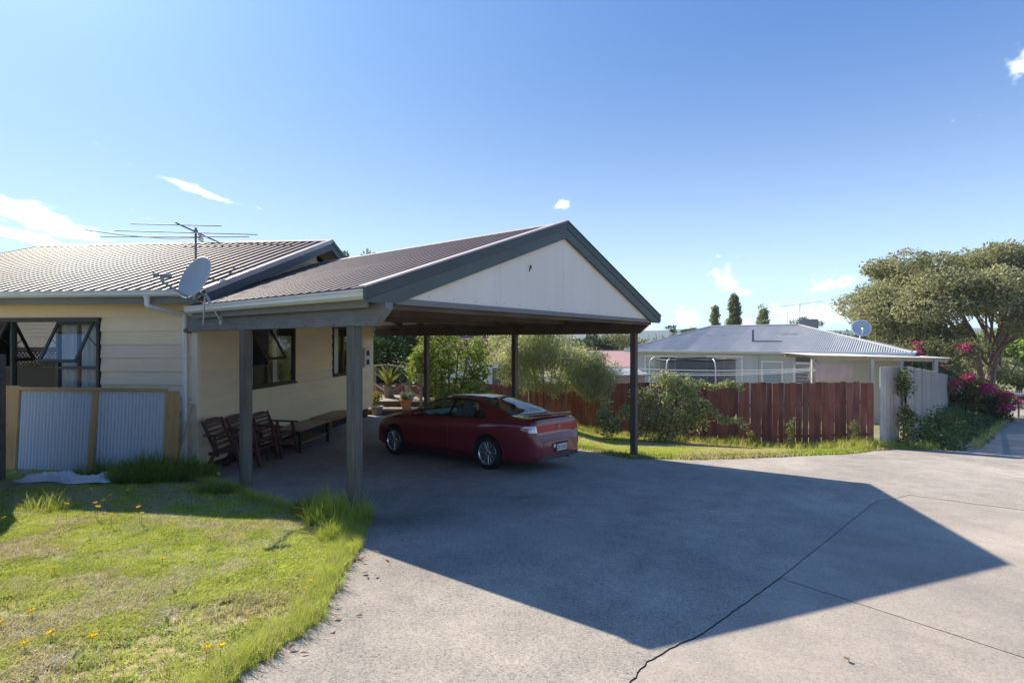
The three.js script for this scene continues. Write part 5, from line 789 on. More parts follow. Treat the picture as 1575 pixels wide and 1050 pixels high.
// many small folded leaves spread through clumps [x, y, z, rx, ry, rz, count]; pal: list of linear colours
function leaves(clumps, o) {
  const { len = 0.1, wid = 0.05, pal, seed = 1, shell = 0.55, droop = 0, jit = 0.35, up = 0.35 } = o, r = rng(seed), pos = [], nor = [], col = [];
  const nrm = () => { const a = r() * 6.2832, z = r() * 2 - 1, s = Math.sqrt(1 - z * z); return [s * Math.cos(a), z, s * Math.sin(a)]; };
  for (const [cx, cy, cz, rx, ry, rz, n] of clumps) {
    const tone = 0.86 + r() * 0.28;
    for (let i = 0; i < n; i++) {
      const d = nrm(), q = Math.pow(lerp(shell, 1, r()), 0.6) * (0.86 + 0.2 * r()), p = [cx + d[0] * rx * q, cy + d[1] * ry * q, cz + d[2] * rz * q];
      let a = nrm(); a = [a[0] * 0.8 + d[0] * 0.5, a[1] * 0.6 + d[1] * 0.3 - droop, a[2] * 0.8 + d[2] * 0.5]; let l = Math.hypot(...a) || 1; a = a.map((v) => v / l);
      let b = nrm(); b = [b[0] + d[0] * 0.6, b[1] + up + d[1] * 0.4, b[2] + d[2] * 0.6]; // rough leaf normal
      let s = [a[1] * b[2] - a[2] * b[1], a[2] * b[0] - a[0] * b[2], a[0] * b[1] - a[1] * b[0]]; l = Math.hypot(...s) || 1; s = s.map((v) => v / l); const nn = [s[1] * a[2] - s[2] * a[1], s[2] * a[0] - s[0] * a[2], s[0] * a[1] - s[1] * a[0]];
      const L = len * (1 - jit + 2 * jit * r()), W = wid * (1 - jit + 2 * jit * r()) * 0.5, f = W * 0.35, m = 0.42;
      const base = p, tip = [0, 1, 2].map((k) => p[k] + a[k] * L), lf = [0, 1, 2].map((k) => p[k] + a[k] * L * m + s[k] * W + nn[k] * f), rt = [0, 1, 2].map((k) => p[k] + a[k] * L * m - s[k] * W + nn[k] * f);
      const c = pal[Math.floor(r() * pal.length)], k = tone * (0.78 + 0.44 * r());
      for (const [u, v, w] of [[base, lf, tip], [base, tip, rt]]) { pos.push(...u, ...v, ...w); const e = [v[0] - u[0], v[1] - u[1], v[2] - u[2]], g = [w[0] - u[0], w[1] - u[1], w[2] - u[2]]; let n2 = [e[1] * g[2] - e[2] * g[1], e[2] * g[0] - e[0] * g[2], e[0] * g[1] - e[1] * g[0]]; const h = Math.hypot(...n2) || 1; n2 = n2.map((x) => x / h); for (let t = 0; t < 3; t++) { nor.push(...n2); col.push(c[0] * k, c[1] * k, c[2] * k); } }
    }
  }
  const g = new THREE.BufferGeometry(); g.setAttribute('position', new THREE.Float32BufferAttribute(pos, 3)); g.setAttribute('normal', new THREE.Float32BufferAttribute(nor, 3)); g.setAttribute('color', new THREE.Float32BufferAttribute(col, 3)); return g;
}
// a tapered limb through points
function limb(pts, r0, r1, n = 8) { const c = new THREE.CatmullRomCurve3(pts.map((p) => new THREE.Vector3(...p))), seg = pts.length * 5, g = new THREE.TubeGeometry(c, seg, 1, n, false), p = g.attributes.position; for (let i = 0; i <= seg; i++) { const q = c.getPointAt(i / seg), r = lerp(r0, r1, Math.pow(i / seg, 0.8)) * (1 + 0.08 * Math.sin(i * 1.7)); for (let j = 0; j <= n; j++) { const k = i * (n + 1) + j; p.setXYZ(k, q.x + (p.getX(k) - q.x) * r, q.y + (p.getY(k) - q.y) * r, q.z + (p.getZ(k) - q.z) * r); } } g.computeVertexNormals(); return clean(g); }
function plant(name, label, cat, pos, turn = 0, group) { return thing(name, label, cat, pos, turn, group); }
const green = [[0.09, 0.125, 0.036], [0.11, 0.15, 0.045], [0.075, 0.105, 0.033], [0.15, 0.18, 0.06]];
{ // the big spreading tree on the right
  const b = [29.7, gy(29.7, -32.5), -32.5], t = plant('spreading_tree', 'large spreading evergreen tree with an olive green domed crown beside the lane', 'tree', b), r = rng(701), cl = [], tips = [];
  const C = [-0.9, 6.5, -0.6], A = [6.3, 3.45, 5.8];
  for (let i = 0; i < 84; i++) { const a = r() * 6.2832, z = Math.pow(r(), 0.8) * 1.25 - 0.33, s = Math.sqrt(Math.max(0, 1 - Math.min(1, z * z))), q = 0.72 + 0.28 * r(); let p = [C[0] + A[0] * s * Math.cos(a) * q, C[1] + A[1] * z * q, C[2] + A[2] * s * Math.sin(a) * q]; const open = p[0] > -0.4 && p[0] < 3.4 && p[1] < 7.1; if (open) continue; const k = 0.85 + r() * 0.7; cl.push([...p, k * 1.15, k * 0.72, k * 1.1, Math.round(900 * k)]); if (i % 3 === 0) tips.push(p); }
  for (let i = 0; i < 30; i++) cl.push([C[0] - 6.1 + r() * 4.7, 2.6 + r() * 3.4, C[2] + 0.2 + r() * 1.6, 1.2, 0.85, 1.1, 520]);
  for (let i = 0; i < 16; i++) cl.push([C[0] - 2.2 + r() * 3.6, C[1] + 1.6 + r() * 1.7, C[2] + r() * 3.2, 1.15, 0.8, 1.1, 560]);
  for (let i = 0; i < 12; i++) { const a = r() * 6.28; cl.push([C[0] + 5.2 * Math.cos(a), 9.3 + r() * 0.75, C[2] + 3 * Math.sin(a), 1.2, 0.6, 1.1, 460]); }
  mesh('crown', leaves(cl, { len: 0.22, wid: 0.11, seed: 702, shell: 0.3, pal: [[0.34, 0.345, 0.17], [0.42, 0.405, 0.22], [0.28, 0.295, 0.14], [0.48, 0.44, 0.27], [0.34, 0.37, 0.165]] }), LEAF_TREE, t).userData.kind = 'stuff';
  mesh('trunk', merge([limb([[0, -0.2, 0], [0.05, 1.4, 0], [0.35, 3, 0], [0.9, 5, -0.1], [1.3, 7, -0.2]], 0.34, 0.12), limb([[-0.5, -0.2, 0.1], [-0.45, 1.5, 0.1], [-0.7, 3.4, 0.2], [-1.6, 6, 0.2]], 0.26, 0.1)]), MAT.barkPink, t);
  mesh('limbs', merge([...tips.map((p) => limb([[lerp(0.3, p[0], 0.12), 3 + r() * 1.5, 0], [lerp(0.4, p[0], 0.5), lerp(3.6, p[1], 0.55), p[2] * 0.45], p], 0.10, 0.03, 6)), ...[...Array(12)].map((_, k) => limb([[0.3 + k * 0.04, 3.2 + k * 0.22, 0], [0.7 + k * 0.12, 5 + (k % 4) * 0.5, 0.3 * (k % 3) - 0.3], [-0.6 + k * 0.42, 6.9 + (k % 5) * 0.35, 0.5 * (k % 3) - 0.5]], 0.075, 0.02, 5))]), MAT.barkPink, t);
}
{ // flowering climber at the end of the lane fence
  const b = [24.3, gy(24.3, -27.6), -27.6], t = plant('flowering_bush', 'tall untidy bush with magenta flowers over the end of the lane fence', 'bush', b), r = rng(711), cl = [], fl = [];
  for (let i = 0; i < 40; i++) { const q = r(), p = [-4.2 + 6.0 * q, 0.5 + r() * lerp(3.7, 0.9, ss(0.55, 0.82, q)), (r() - 0.5) * 2.4 - 0.8 * (q - 0.5)]; cl.push([...p, 0.75, 0.6, 0.7, 300]); if (r() < 0.55) fl.push([p[0] + (r() - 0.5) * 0.5, p[1] + 0.1, p[2] + 0.55, 0.34, 0.26, 0.28, 70]); }
  for (let i = 0; i < 4; i++) { const p = [0.0 + r() * 1.1, 0.9 + r() * 0.7, 0.6 + r() * 0.5]; fl.push([...p, 0.32, 0.22, 0.3, 60]); for (let k = 0; k < 3; k++) cl.push([p[0] + (r() - 0.5) * 0.4, p[1] * (0.2 + 0.35 * k), p[2] - 0.1, 0.42, 0.3, 0.4, 130]); }
  mesh('foliage', leaves(cl, { len: 0.16, wid: 0.09, seed: 712, shell: 0.25, pal: [[0.145, 0.174, 0.065], [0.189, 0.189, 0.080], [0.116, 0.131, 0.051], [0.217, 0.189, 0.087]] }), LEAF, t).userData.kind = 'stuff';
  mesh('blossom', leaves(fl, { len: 0.12, wid: 0.10, seed: 713, shell: 0.1, pal: [[0.600, 0.029, 0.160], [0.600, 0.043, 0.232], [0.493, 0.022, 0.174]] }), FLOWER, t).userData.kind = 'stuff';
  mesh('stems', merge([0, 1, 2, 3, 4].map((k) => limb([[-2.4 + k * 1.1, 0, 0], [-2.3 + k * 1.0, 1.6, 0.1], [-2.8 + k * 1.3, 3.2, 0.2]], 0.06, 0.02, 6))), MAT.bark, t);
}
{ // low dark growth at the foot of the lane fence
  const r = rng(721), cl = []; for (let i = 0; i < 110; i++) { const s = 0.2 + r() * 19, q = r(), x = 11.0 + 0.68 * s + 0.73 * (0.15 + q * (0.9 + s * 0.05)), d = 14.4 + 0.733 * s - 0.68 * (0.15 + q * (0.9 + s * 0.05)), h = (1 - q) * (0.55 + 0.35 * r()) + 0.15; cl.push([x, gy(x, -d) + h * 0.45, -d, 0.42, h * 0.6, 0.42, 190]); }
  const m = mesh('ground_cover', leaves(cl, { len: 0.085, wid: 0.055, seed: 722, shell: 0.3, pal: [[0.104, 0.170, 0.056], [0.142, 0.208, 0.066], [0.085, 0.133, 0.053], [0.226, 0.264, 0.094]] }), LEAF); m.userData.kind = 'stuff'; tag(m, 'dark leafy weeds and ivy along the foot of the grey lane fence', 'weeds');
  const c2 = plant('climbing_ivy', 'dark ivy column climbing between the white panel and the grey lane fence', 'ivy', [10.72, -1.3, -14.25]); const k2 = []; for (let i = 0; i < 26; i++) k2.push([(r() - 0.5) * 0.24, r() * 2.2, (r() - 0.5) * 0.3 + 0.1, 0.15, 0.2, 0.15, 60]);
  mesh('foliage', leaves(k2, { len: 0.075, wid: 0.05, seed: 723, shell: 0.2, pal: [[0.085, 0.122, 0.047], [0.113, 0.160, 0.056], [0.226, 0.226, 0.094]] }), LEAF, c2).userData.kind = 'stuff'; mesh('stem', limb([[0, 0, 0], [0.05, 1, 0], [-0.03, 2.1, 0]], 0.025, 0.01, 6), MAT.bark, c2);
}
{ // climber spilling over the red fence
  const b = [4.75, gy(4.75, -16.4), -16.4], t = plant('fence_creeper', 'pale leaved creeper heaped over the red fence in the middle of the strip', 'creeper', b), r = rng(731), cl = [];
  for (let i = 0; i < 54; i++) { const a = r() * 6.2832, q = Math.sqrt(r()), x = 1.0 * Math.cos(a) * q, y = 1.08 + 0.98 * Math.sin(a) * q; cl.push([x + (y < 0.6 ? -0.25 : 0.1), y, 0.3 + 0.35 * (1 - q) + 0.54 * x * 0.65, 0.30, 0.27, 0.22, 110]); }
  for (let i = 0; i < 16; i++) cl.push([-1.15 - r() * 0.75, 0.25 + r() * 1.1, -0.35 - r() * 0.3 + 0.35, 0.22, 0.2, 0.18, 120]);
  for (let i = 0; i < 12; i++) { const q = i / 11; cl.push([1.0 + q * 0.95, 1.95 - 0.1 * Math.sin(q * 6) - 0.15 * q, 0.55 + 0.55 * q, 0.13, 0.10, 0.1, 34]); cl.push([0.9 + q * 1.1, 1.25 - q * 0.55 + 0.1 * Math.sin(q * 9), 0.75 + 0.55 * q, 0.14, 0.14, 0.1, 34]); }
  mesh('foliage', leaves(cl, { len: 0.085, wid: 0.06, seed: 732, shell: 0.2, pal: [[0.329, 0.403, 0.151], [0.454, 0.504, 0.214], [0.228, 0.302, 0.101], [0.620, 0.620, 0.329], [0.403, 0.329, 0.178]] }), LEAF_GLOSS, t).userData.kind = 'stuff';
  mesh('stems', merge([...Array(8)].map((_, k) => limb([[-0.9 + k * 0.22, 0, 0.2], [-0.7 + k * 0.2, 0.8, 0.35 + 0.06 * k], [-0.9 + k * 0.27, 1.7, 0.2 + 0.06 * k]], 0.018, 0.008, 5))), MAT.bark, t);
}
{ // feathery bush behind the carport posts
  const b = [1.15, gy(1.15, -18.0), -18.0], t = plant('feathery_bush', 'large feathery pale green bush with weeping sprays behind the carport', 'bush', b), r = rng(741), cl = [];
  for (let i = 0; i < 72; i++) { const a = r() * 6.2832, q = Math.sqrt(r()), x = 2.0 * Math.cos(a) * q, y = 2.75 + 1.25 * Math.sin(a) * q, e = 1 - q; cl.push([x, y - 0.25 * Math.abs(x) * 0.6 + (x > 0.9 ? -0.35 : 0), (r() - 0.5) * 1.6 + 0.3 * e, 0.44, 0.42, 0.44, 330]); }
  for (let i = 0; i < 14; i++) cl.push([1.2 + r() * 0.9, 1.25 + r() * 0.7, 0.2 + r() * 0.6, 0.34, 0.38, 0.34, 260]);
  mesh('foliage', leaves(cl, { len: 0.14, wid: 0.030, seed: 742, shell: 0.1, droop: 0.75, pal: [[0.44, 0.48, 0.20], [0.54, 0.55, 0.25], [0.36, 0.41, 0.17], [0.60, 0.58, 0.29], [0.40, 0.43, 0.24]] }), leafMat({ tr: 0.62 }), t).userData.kind = 'stuff';
  mesh('trunk', merge([...Array(6)].map((_, k) => limb([[-0.4 + k * 0.16, -0.1, 0], [-0.55 + k * 0.24, 1.3, 0.1 * (k % 3)], [-0.9 + k * 0.4, 2.6, 0.1]], 0.035, 0.014, 6))), MAT.bark, t);
}
{ // citrus-like bush by the deck
  const b = [-2.2, gy(-2.2, -17.9), -17.9], t = plant('leafy_bush', 'tall bush with broad shiny yellow green leaves beside the deck', 'bush', b), r = rng(751), cl = [];
  for (let i = 0; i < 54; i++) { const a = r() * 6.2832, q = Math.sqrt(r()); cl.push([1.2 * Math.cos(a) * q, 2.0 + 1.5 * Math.sin(a) * q, (r() - 0.5) * 1.3, 0.36, 0.36, 0.36, 115]); }
  for (let i = 0; i < 10; i++) cl.push([0.5 + r() * 0.9, 0.7 + r() * 0.5, 0.7 + r() * 0.3, 0.25, 0.2, 0.25, 90]);
  mesh('foliage', leaves(cl, { len: 0.145, wid: 0.075, seed: 752, shell: 0.15, pal: [[0.24, 0.33, 0.05], [0.34, 0.42, 0.06], [0.17, 0.24, 0.05], [0.50, 0.52, 0.12], [0.21, 0.28, 0.06]] }), LEAF_GLOSS, t).userData.kind = 'stuff';
  mesh('trunk', merge([...Array(5)].map((_, k) => limb([[-0.2 + k * 0.1, 0, 0], [-0.4 + k * 0.22, 1.2, 0.1], [-0.7 + k * 0.35, 2.4, 0]], 0.05, 0.016, 6))), MAT.bark, t);
}
{ // grey leaved shrub behind the fence
  const t = plant('silver_shrub', 'silvery grey leaved shrub behind the fence beside the carport post', 'shrub', [3.1, gy(3.1, -20.2), -20.2]), r = rng(761), cl = []; for (let i = 0; i < 26; i++) cl.push([(r() - 0.5) * 1.9, 1.0 + r() * 1.6, (r() - 0.5) * 0.8, 0.3, 0.28, 0.3, 150]);
  mesh('foliage', leaves(cl, { len: 0.075, wid: 0.04, seed: 762, shell: 0.1, pal: [[0.377, 0.392, 0.304], [0.478, 0.478, 0.392], [0.246, 0.290, 0.189], [0.232, 0.319, 0.072]] }), LEAF, t).userData.kind = 'stuff'; mesh('stems', merge([0, 1, 2].map((k) => limb([[-0.3 + k * 0.3, 0, 0], [-0.5 + k * 0.5, 1.2, 0], [-0.7 + k * 0.7, 2, 0]], 0.03, 0.01, 5))), MAT.bark, t);
}
function roundTree(name, label, x, d, h, rw, o = {}) { // crown reaching height h above the camera ground
  const y0 = gy(x, -d), t = plant(name, label, 'tree', [x, y0, -d]), r = rng(o.seed || 1), top = h - y0, cb = o.base ?? top * 0.3, cl = [], n = o.n || 30;
  for (let i = 0; i < n; i++) { const a = r() * 6.2832, q = Math.sqrt(r()), v = r(), prof = o.prof ? o.prof(v) : Math.sqrt(Math.max(0.05, 1 - Math.pow(v * 2 - 1, 2))), k = (o.k || 0.3) * rw * (0.75 + 0.5 * r()); const jr = o.prof ? 0.35 + 1.0 * r() : 1; cl.push([rw * prof * jr * q * Math.cos(a), lerp(cb, top - k * 0.6, v), rw * prof * q * Math.sin(a), k, k * (o.flat || 0.75), k, o.per || 200]); }
  mesh('crown', leaves(cl, { len: o.len || 0.3, wid: o.wid || 0.16, seed: (o.seed || 1) + 1, shell: 0.2, pal: o.pal || green }), LEAF, t).userData.kind = 'stuff';
  mesh('trunk', limb([[0, -0.3, 0], [0.02 * rw, cb * 0.6, 0], [0.08 * rw, top * 0.6, 0], [0, top * 0.9, 0]], Math.max(0.07, rw * 0.07), 0.03, 7), MAT.bark, t); return t;
}
const pop = (v) => (0.75 + 0.25 * Math.sin(v * 7)) * Math.min(1, 0.55 + v * 2) * Math.pow(1 - Math.pow(v, 2.2), 0.7) + 0.06;
const popPal = [[0.30, 0.315, 0.15], [0.36, 0.37, 0.17], [0.25, 0.27, 0.14]], popOld = [[0.123, 0.145, 0.058], [0.160, 0.181, 0.072], [0.102, 0.123, 0.058]];
roundTree('poplar', 'left one of three poplars rising behind the silver roof', 27.4, 70, 6.2, 1.25, { seed: 801, prof: pop, base: 1.2, n: 110, k: 0.26, flat: 1.7, per: 70, pal: popPal });
roundTree('poplar', 'middle and tallest of three poplars rising behind the silver roof', 29.9, 70, 7.9, 1.7, { seed: 803, prof: pop, base: 1.2, n: 140, k: 0.24, flat: 1.7, per: 70, pal: [[0.174, 0.203, 0.065], [0.217, 0.239, 0.080], [0.131, 0.160, 0.058]] });
roundTree('poplar', 'right one of three poplars rising behind the silver roof', 33.8, 70, 6.6, 1.3, { seed: 805, prof: pop, base: 1.2, n: 110, k: 0.26, flat: 1.7, per: 70, pal: popPal });
roundTree('flat_topped_tree', 'distant flat topped tree left of the silver roof ridge', 28.3, 80, 3.9, 2.6, { seed: 811, base: 6.0, n: 22, flat: 0.4, per: 150 });
roundTree('spindly_tree', 'distant spindly bare looking tree beside the carport roof end', 24.6, 80, 4.5, 1.0, { seed: 813, base: 4.4, n: 9, k: 0.45, flat: 0.35, per: 60 });
roundTree('umbrella_pine', 'distant umbrella shaped tree behind the chimney of the silver roof', 50.5, 90, 6.0, 2.9, { seed: 815, base: 8.2, n: 16, flat: 0.45, per: 140, pal: [[0.145, 0.145, 0.087], [0.116, 0.123, 0.065]] });
roundTree('roof_peek_tree', 'tree whose leafy top peeks over the ridge where the two roofs meet', -7.2, 24, 5.9, 1.5, { seed: 817, n: 34, per: 150, len: 0.16, wid: 0.08, base: 4.0, k: 0.24, pal: [[0.174, 0.232, 0.072], [0.232, 0.275, 0.087], [0.116, 0.160, 0.058]] });
roundTree('dark_tree', 'dense dark green tree behind the deck handrail', -6.6, 27, 4.2, 3.2, { seed: 821, n: 60, per: 330, len: 0.2, wid: 0.09, base: 1.2, pal: [[0.054, 0.109, 0.045], [0.073, 0.136, 0.054], [0.100, 0.164, 0.064]] });
roundTree('hedge_tree', 'bushy olive tree filling the gap behind the leafy bush', -1.2, 42, 3.0, 3.6, { seed: 823, n: 30, per: 220, base: 1.5, pal: [[0.200, 0.236, 0.081], [0.254, 0.271, 0.090], [0.145, 0.181, 0.073]] });
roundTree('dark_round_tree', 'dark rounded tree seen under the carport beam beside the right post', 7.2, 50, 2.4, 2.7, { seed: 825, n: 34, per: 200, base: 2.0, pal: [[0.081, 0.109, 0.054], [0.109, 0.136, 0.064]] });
roundTree('olive_tree', 'olive green tree just behind the right carport post', 11.6, 56, 2.8, 3.6, { seed: 827, n: 34, per: 200, base: 2.0, pal: [[0.254, 0.271, 0.109], [0.307, 0.307, 0.128], [0.181, 0.200, 0.090]] });
roundTree('garden_tree', 'yellowish garden tree left of the silver roof eave', 16.8, 62, 2.0, 2.6, { seed: 829, n: 24, per: 180, base: 2.0, pal: [[0.307, 0.344, 0.090], [0.362, 0.362, 0.128]] });
roundTree('street_tree', 'bright green tree above the white picket fence, at the right edge', 58.5, 60, 3.4, 5.2, { seed: 831, n: 60, per: 300, len: 0.4, wid: 0.22, base: 1.6, k: 0.28, pal: [[0.271, 0.362, 0.064], [0.362, 0.435, 0.090], [0.200, 0.271, 0.054]] });
roundTree('pale_street_tree', 'paler olive bush just above the white picket fence', 52.6, 58, 0.4, 2.9, { seed: 833, n: 30, per: 230, len: 0.3, base: 0.6, pal: [[0.344, 0.344, 0.164], [0.399, 0.380, 0.200], [0.271, 0.290, 0.128]] });
roundTree('backdrop_tree', 'dark tree standing beyond the street behind the big tree trunk', 50, 72, 4.5, 6, { seed: 835, n: 44, per: 220, len: 0.45, wid: 0.25, base: 1, pal: [[0.090, 0.128, 0.054], [0.117, 0.154, 0.064]] });
{ // a far belt of trees and shrubs along the foot of the hills
  const r = rng(841), cl = []; for (let i = 0; i < 300; i++) { const az = (-60 + 120 * r()) * D2R, R = 110 + 240 * r(), k = 2.2 + r() * 2.6 + R * 0.008; const x = Math.sin(az) * R, z = -Math.cos(az) * R; cl.push([x, gy(x, z) - 1.0 + k * 0.5, z, k * 1.5, k, k * 1.5, 110]); }
  const m = mesh('far_trees', leaves(cl, { len: 1.0, wid: 0.7, seed: 842, shell: 0.4, pal: green }), LEAF); m.userData.kind = 'stuff'; tag(m, 'far belt of trees on the low ground before the hills', 'woodland');
}
// potted plants on the deck
{
  const dy = gy(-3.6, -16.6), pot = (t, r0, r1, h, m) => mesh('pot', lathe([[0.001, 0], [r0, 0], [r1, h * 0.92], [r1 * 1.08, h * 0.92], [r1 * 1.08, h], [r1 * 0.95, h], [r1 * 0.93, h * 0.9], [0.001, h * 0.88]], 24), m, t);
  const fronds = (n, L, seed, tilt, wid, pal) => { const r = rng(seed), pos = [], nor = [], col = []; for (let i = 0; i < n; i++) { const a = i / n * 6.2832 * 3.1 + r(), el = tilt + r() * 0.55, l = L * (0.7 + 0.5 * r()), c = pal[Math.floor(r() * pal.length)]; let prev = null; for (let k = 0; k <= 7; k++) { const q = k / 7, rad = l * q * Math.cos(el - q * 0.5), y = l * q * Math.sin(el - q * q * 0.35), w = wid * Math.sin(Math.min(1, q * 1.1 + 0.12) * Math.PI) * 0.5 + 0.003, C = [Math.cos(a) * rad, y, Math.sin(a) * rad], sx = -Math.sin(a) * w, sz = Math.cos(a) * w, P = [[C[0] - sx, C[1], C[2] - sz], [C[0] + sx, C[1], C[2] + sz]]; if (prev) for (const T of [[prev[0], prev[1], P[0]], [prev[1], P[1], P[0]]]) for (const v of T) { pos.push(...v); nor.push(-Math.cos(a) * 0.4, 0.9, -Math.sin(a) * 0.4); col.push(...c); } prev = P; } } const g = new THREE.BufferGeometry(); g.setAttribute('position', new THREE.Float32BufferAttribute(pos, 3)); g.setAttribute('normal', new THREE.Float32BufferAttribute(nor, 3)); g.setAttribute('color', new THREE.Float32BufferAttribute(col, 3)); return g; };
  const pal = [[0.20, 0.21, 0.035], [0.26, 0.25, 0.04], [0.14, 0.17, 0.03]];
  let t = plant('potted_cycad', 'yellow green spiky palm in a tall grey pot on the deck', 'potted plant', [-4.35, dy + 0.41, -18.4]); pot(t, 0.15, 0.21, 0.42, MAT.potGrey); mesh('leaves', fronds(34, 0.95, 861, 0.85, 0.075, pal).translate(0, 0.4, 0), LEAF, t);
  t = plant('potted_yucca', 'second spiky plant in a dark pot behind the handrail', 'potted plant', [-3.75, dy + 0.41, -19.2]); pot(t, 0.15, 0.2, 0.36, MAT.potGrey); mesh('leaves', fronds(30, 0.85, 863, 0.7, 0.05, pal).translate(0, 0.62, 0), LEAF, t); mesh('stem', rod([0, 0.3, 0], [0, 0.65, 0], 0.04, 8), MAT.bark, t);
  t = plant('terracotta_pot', 'round terracotta pot with grey green succulents on the deck step', 'potted plant', [-3.45, dy + 0.225, -16.95]); pot(t, 0.13, 0.2, 0.3, MAT.terracotta); const r = rng(865), cl = []; for (let i = 0; i < 14; i++) cl.push([(r() - 0.5) * 0.36, 0.36 + r() * 0.1, (r() - 0.5) * 0.36, 0.09, 0.07, 0.09, 60]); mesh('leaves', leaves(cl, { len: 0.06, wid: 0.035, seed: 866, pal: [[0.2, 0.24, 0.15], [0.26, 0.28, 0.19]] }), LEAF, t);
  t = plant('flower_pot', 'dark pot with small yellow flowers against the house corner', 'potted plant', [-4.35, dy + 0.02, -16.75]); pot(t, 0.14, 0.19, 0.3, MAT.potGrey); const c3 = []; for (let i = 0; i < 14; i++) c3.push([(r() - 0.5) * 0.35, 0.42 + r() * 0.3, (r() - 0.5) * 0.35, 0.09, 0.09, 0.09, 50]); mesh('leaves', leaves(c3, { len: 0.06, wid: 0.04, seed: 868, pal: [[0.3, 0.27, 0.04], [0.22, 0.24, 0.05], [0.42, 0.33, 0.04]] }), LEAF, t);
}
// grass: tufts of curved blades, set out by the thousand
function tuft(n, L, w, seed, spread, bend = 0.5) { const r = rng(seed), pos = [], nor = []; for (let i = 0; i < n; i++) { const a = r() * 6.2832, l = L * (0.55 + 0.6 * r()), b = bend * (0.4 + r()), x0 = (r() - 0.5) * spread, z0 = (r() - 0.5) * spread, dx = Math.cos(a), dz = Math.sin(a), wx = -dz * w * 0.5, wz = dx * w * 0.5, P = (q) => { const o = l * b * q * q; return [x0 + dx * o, l * q * (1 - 0.28 * b * q), z0 + dz * o]; }; const p0 = P(0), p1 = P(0.5), p2 = P(1), A = [p0[0] - wx, p0[1], p0[2] - wz], B = [p0[0] + wx, p0[1], p0[2] + wz], C = [p1[0] - wx * 0.8, p1[1], p1[2] - wz * 0.8], D = [p1[0] + wx * 0.8, p1[1], p1[2] + wz * 0.8]; for (const t of [[A, B, C], [B, D, C], [C, D, p2]]) for (const v of t) { pos.push(...v); nor.push(-dx * 0.45, 0.85, -dz * 0.45); } } const g = new THREE.BufferGeometry(); g.setAttribute('position', new THREE.Float32BufferAttribute(pos, 3)); g.setAttribute('normal', new THREE.Float32BufferAttribute(nor, 3)); return g; }
const grassM = phy({ color: rgb(1, 1, 1), roughness: 0.85, transmission: 0.42, thickness: 0, specularIntensity: 0.3 });
function strew(name, g, list, label, cat) { // list of [x, z, scale, colour, tall]
  const m = new THREE.InstancedMesh(g, grassM, list.length), q = new THREE.Quaternion(), e = new THREE.Euler(), M = M4(), c = new THREE.Color(), r = rng(list.length + 5); m.name = numbered(name);
  list.forEach(([x, z, s, col, ty = 1, lift = 0], i) => { e.set((r() - 0.5) * 0.3, r() * 6.2832, (r() - 0.5) * 0.3); M.compose(new THREE.Vector3(x, gy(x, z) + rough1(x, z) + lift, z), q.setFromEuler(e), new THREE.Vector3(s, s * ty, s)); m.setMatrixAt(i, M); m.setColorAt(i, c.setRGB(col[0], col[1], col[2])); });
  m.castShadow = m.receiveShadow = true; m.userData.kind = 'stuff'; tag(m, label, cat); scene.add(m); return m;
}
const mixc = (a, b, t) => [0, 1, 2].map((k) => lerp(a[k], b[k], t)), GREEN = [0.40, 0.48, 0.06], LIME = [0.57, 0.61, 0.09], STRAW = [0.60, 0.50, 0.26], PALE = [0.66, 0.60, 0.46], DEEP = [0.10, 0.16, 0.03];
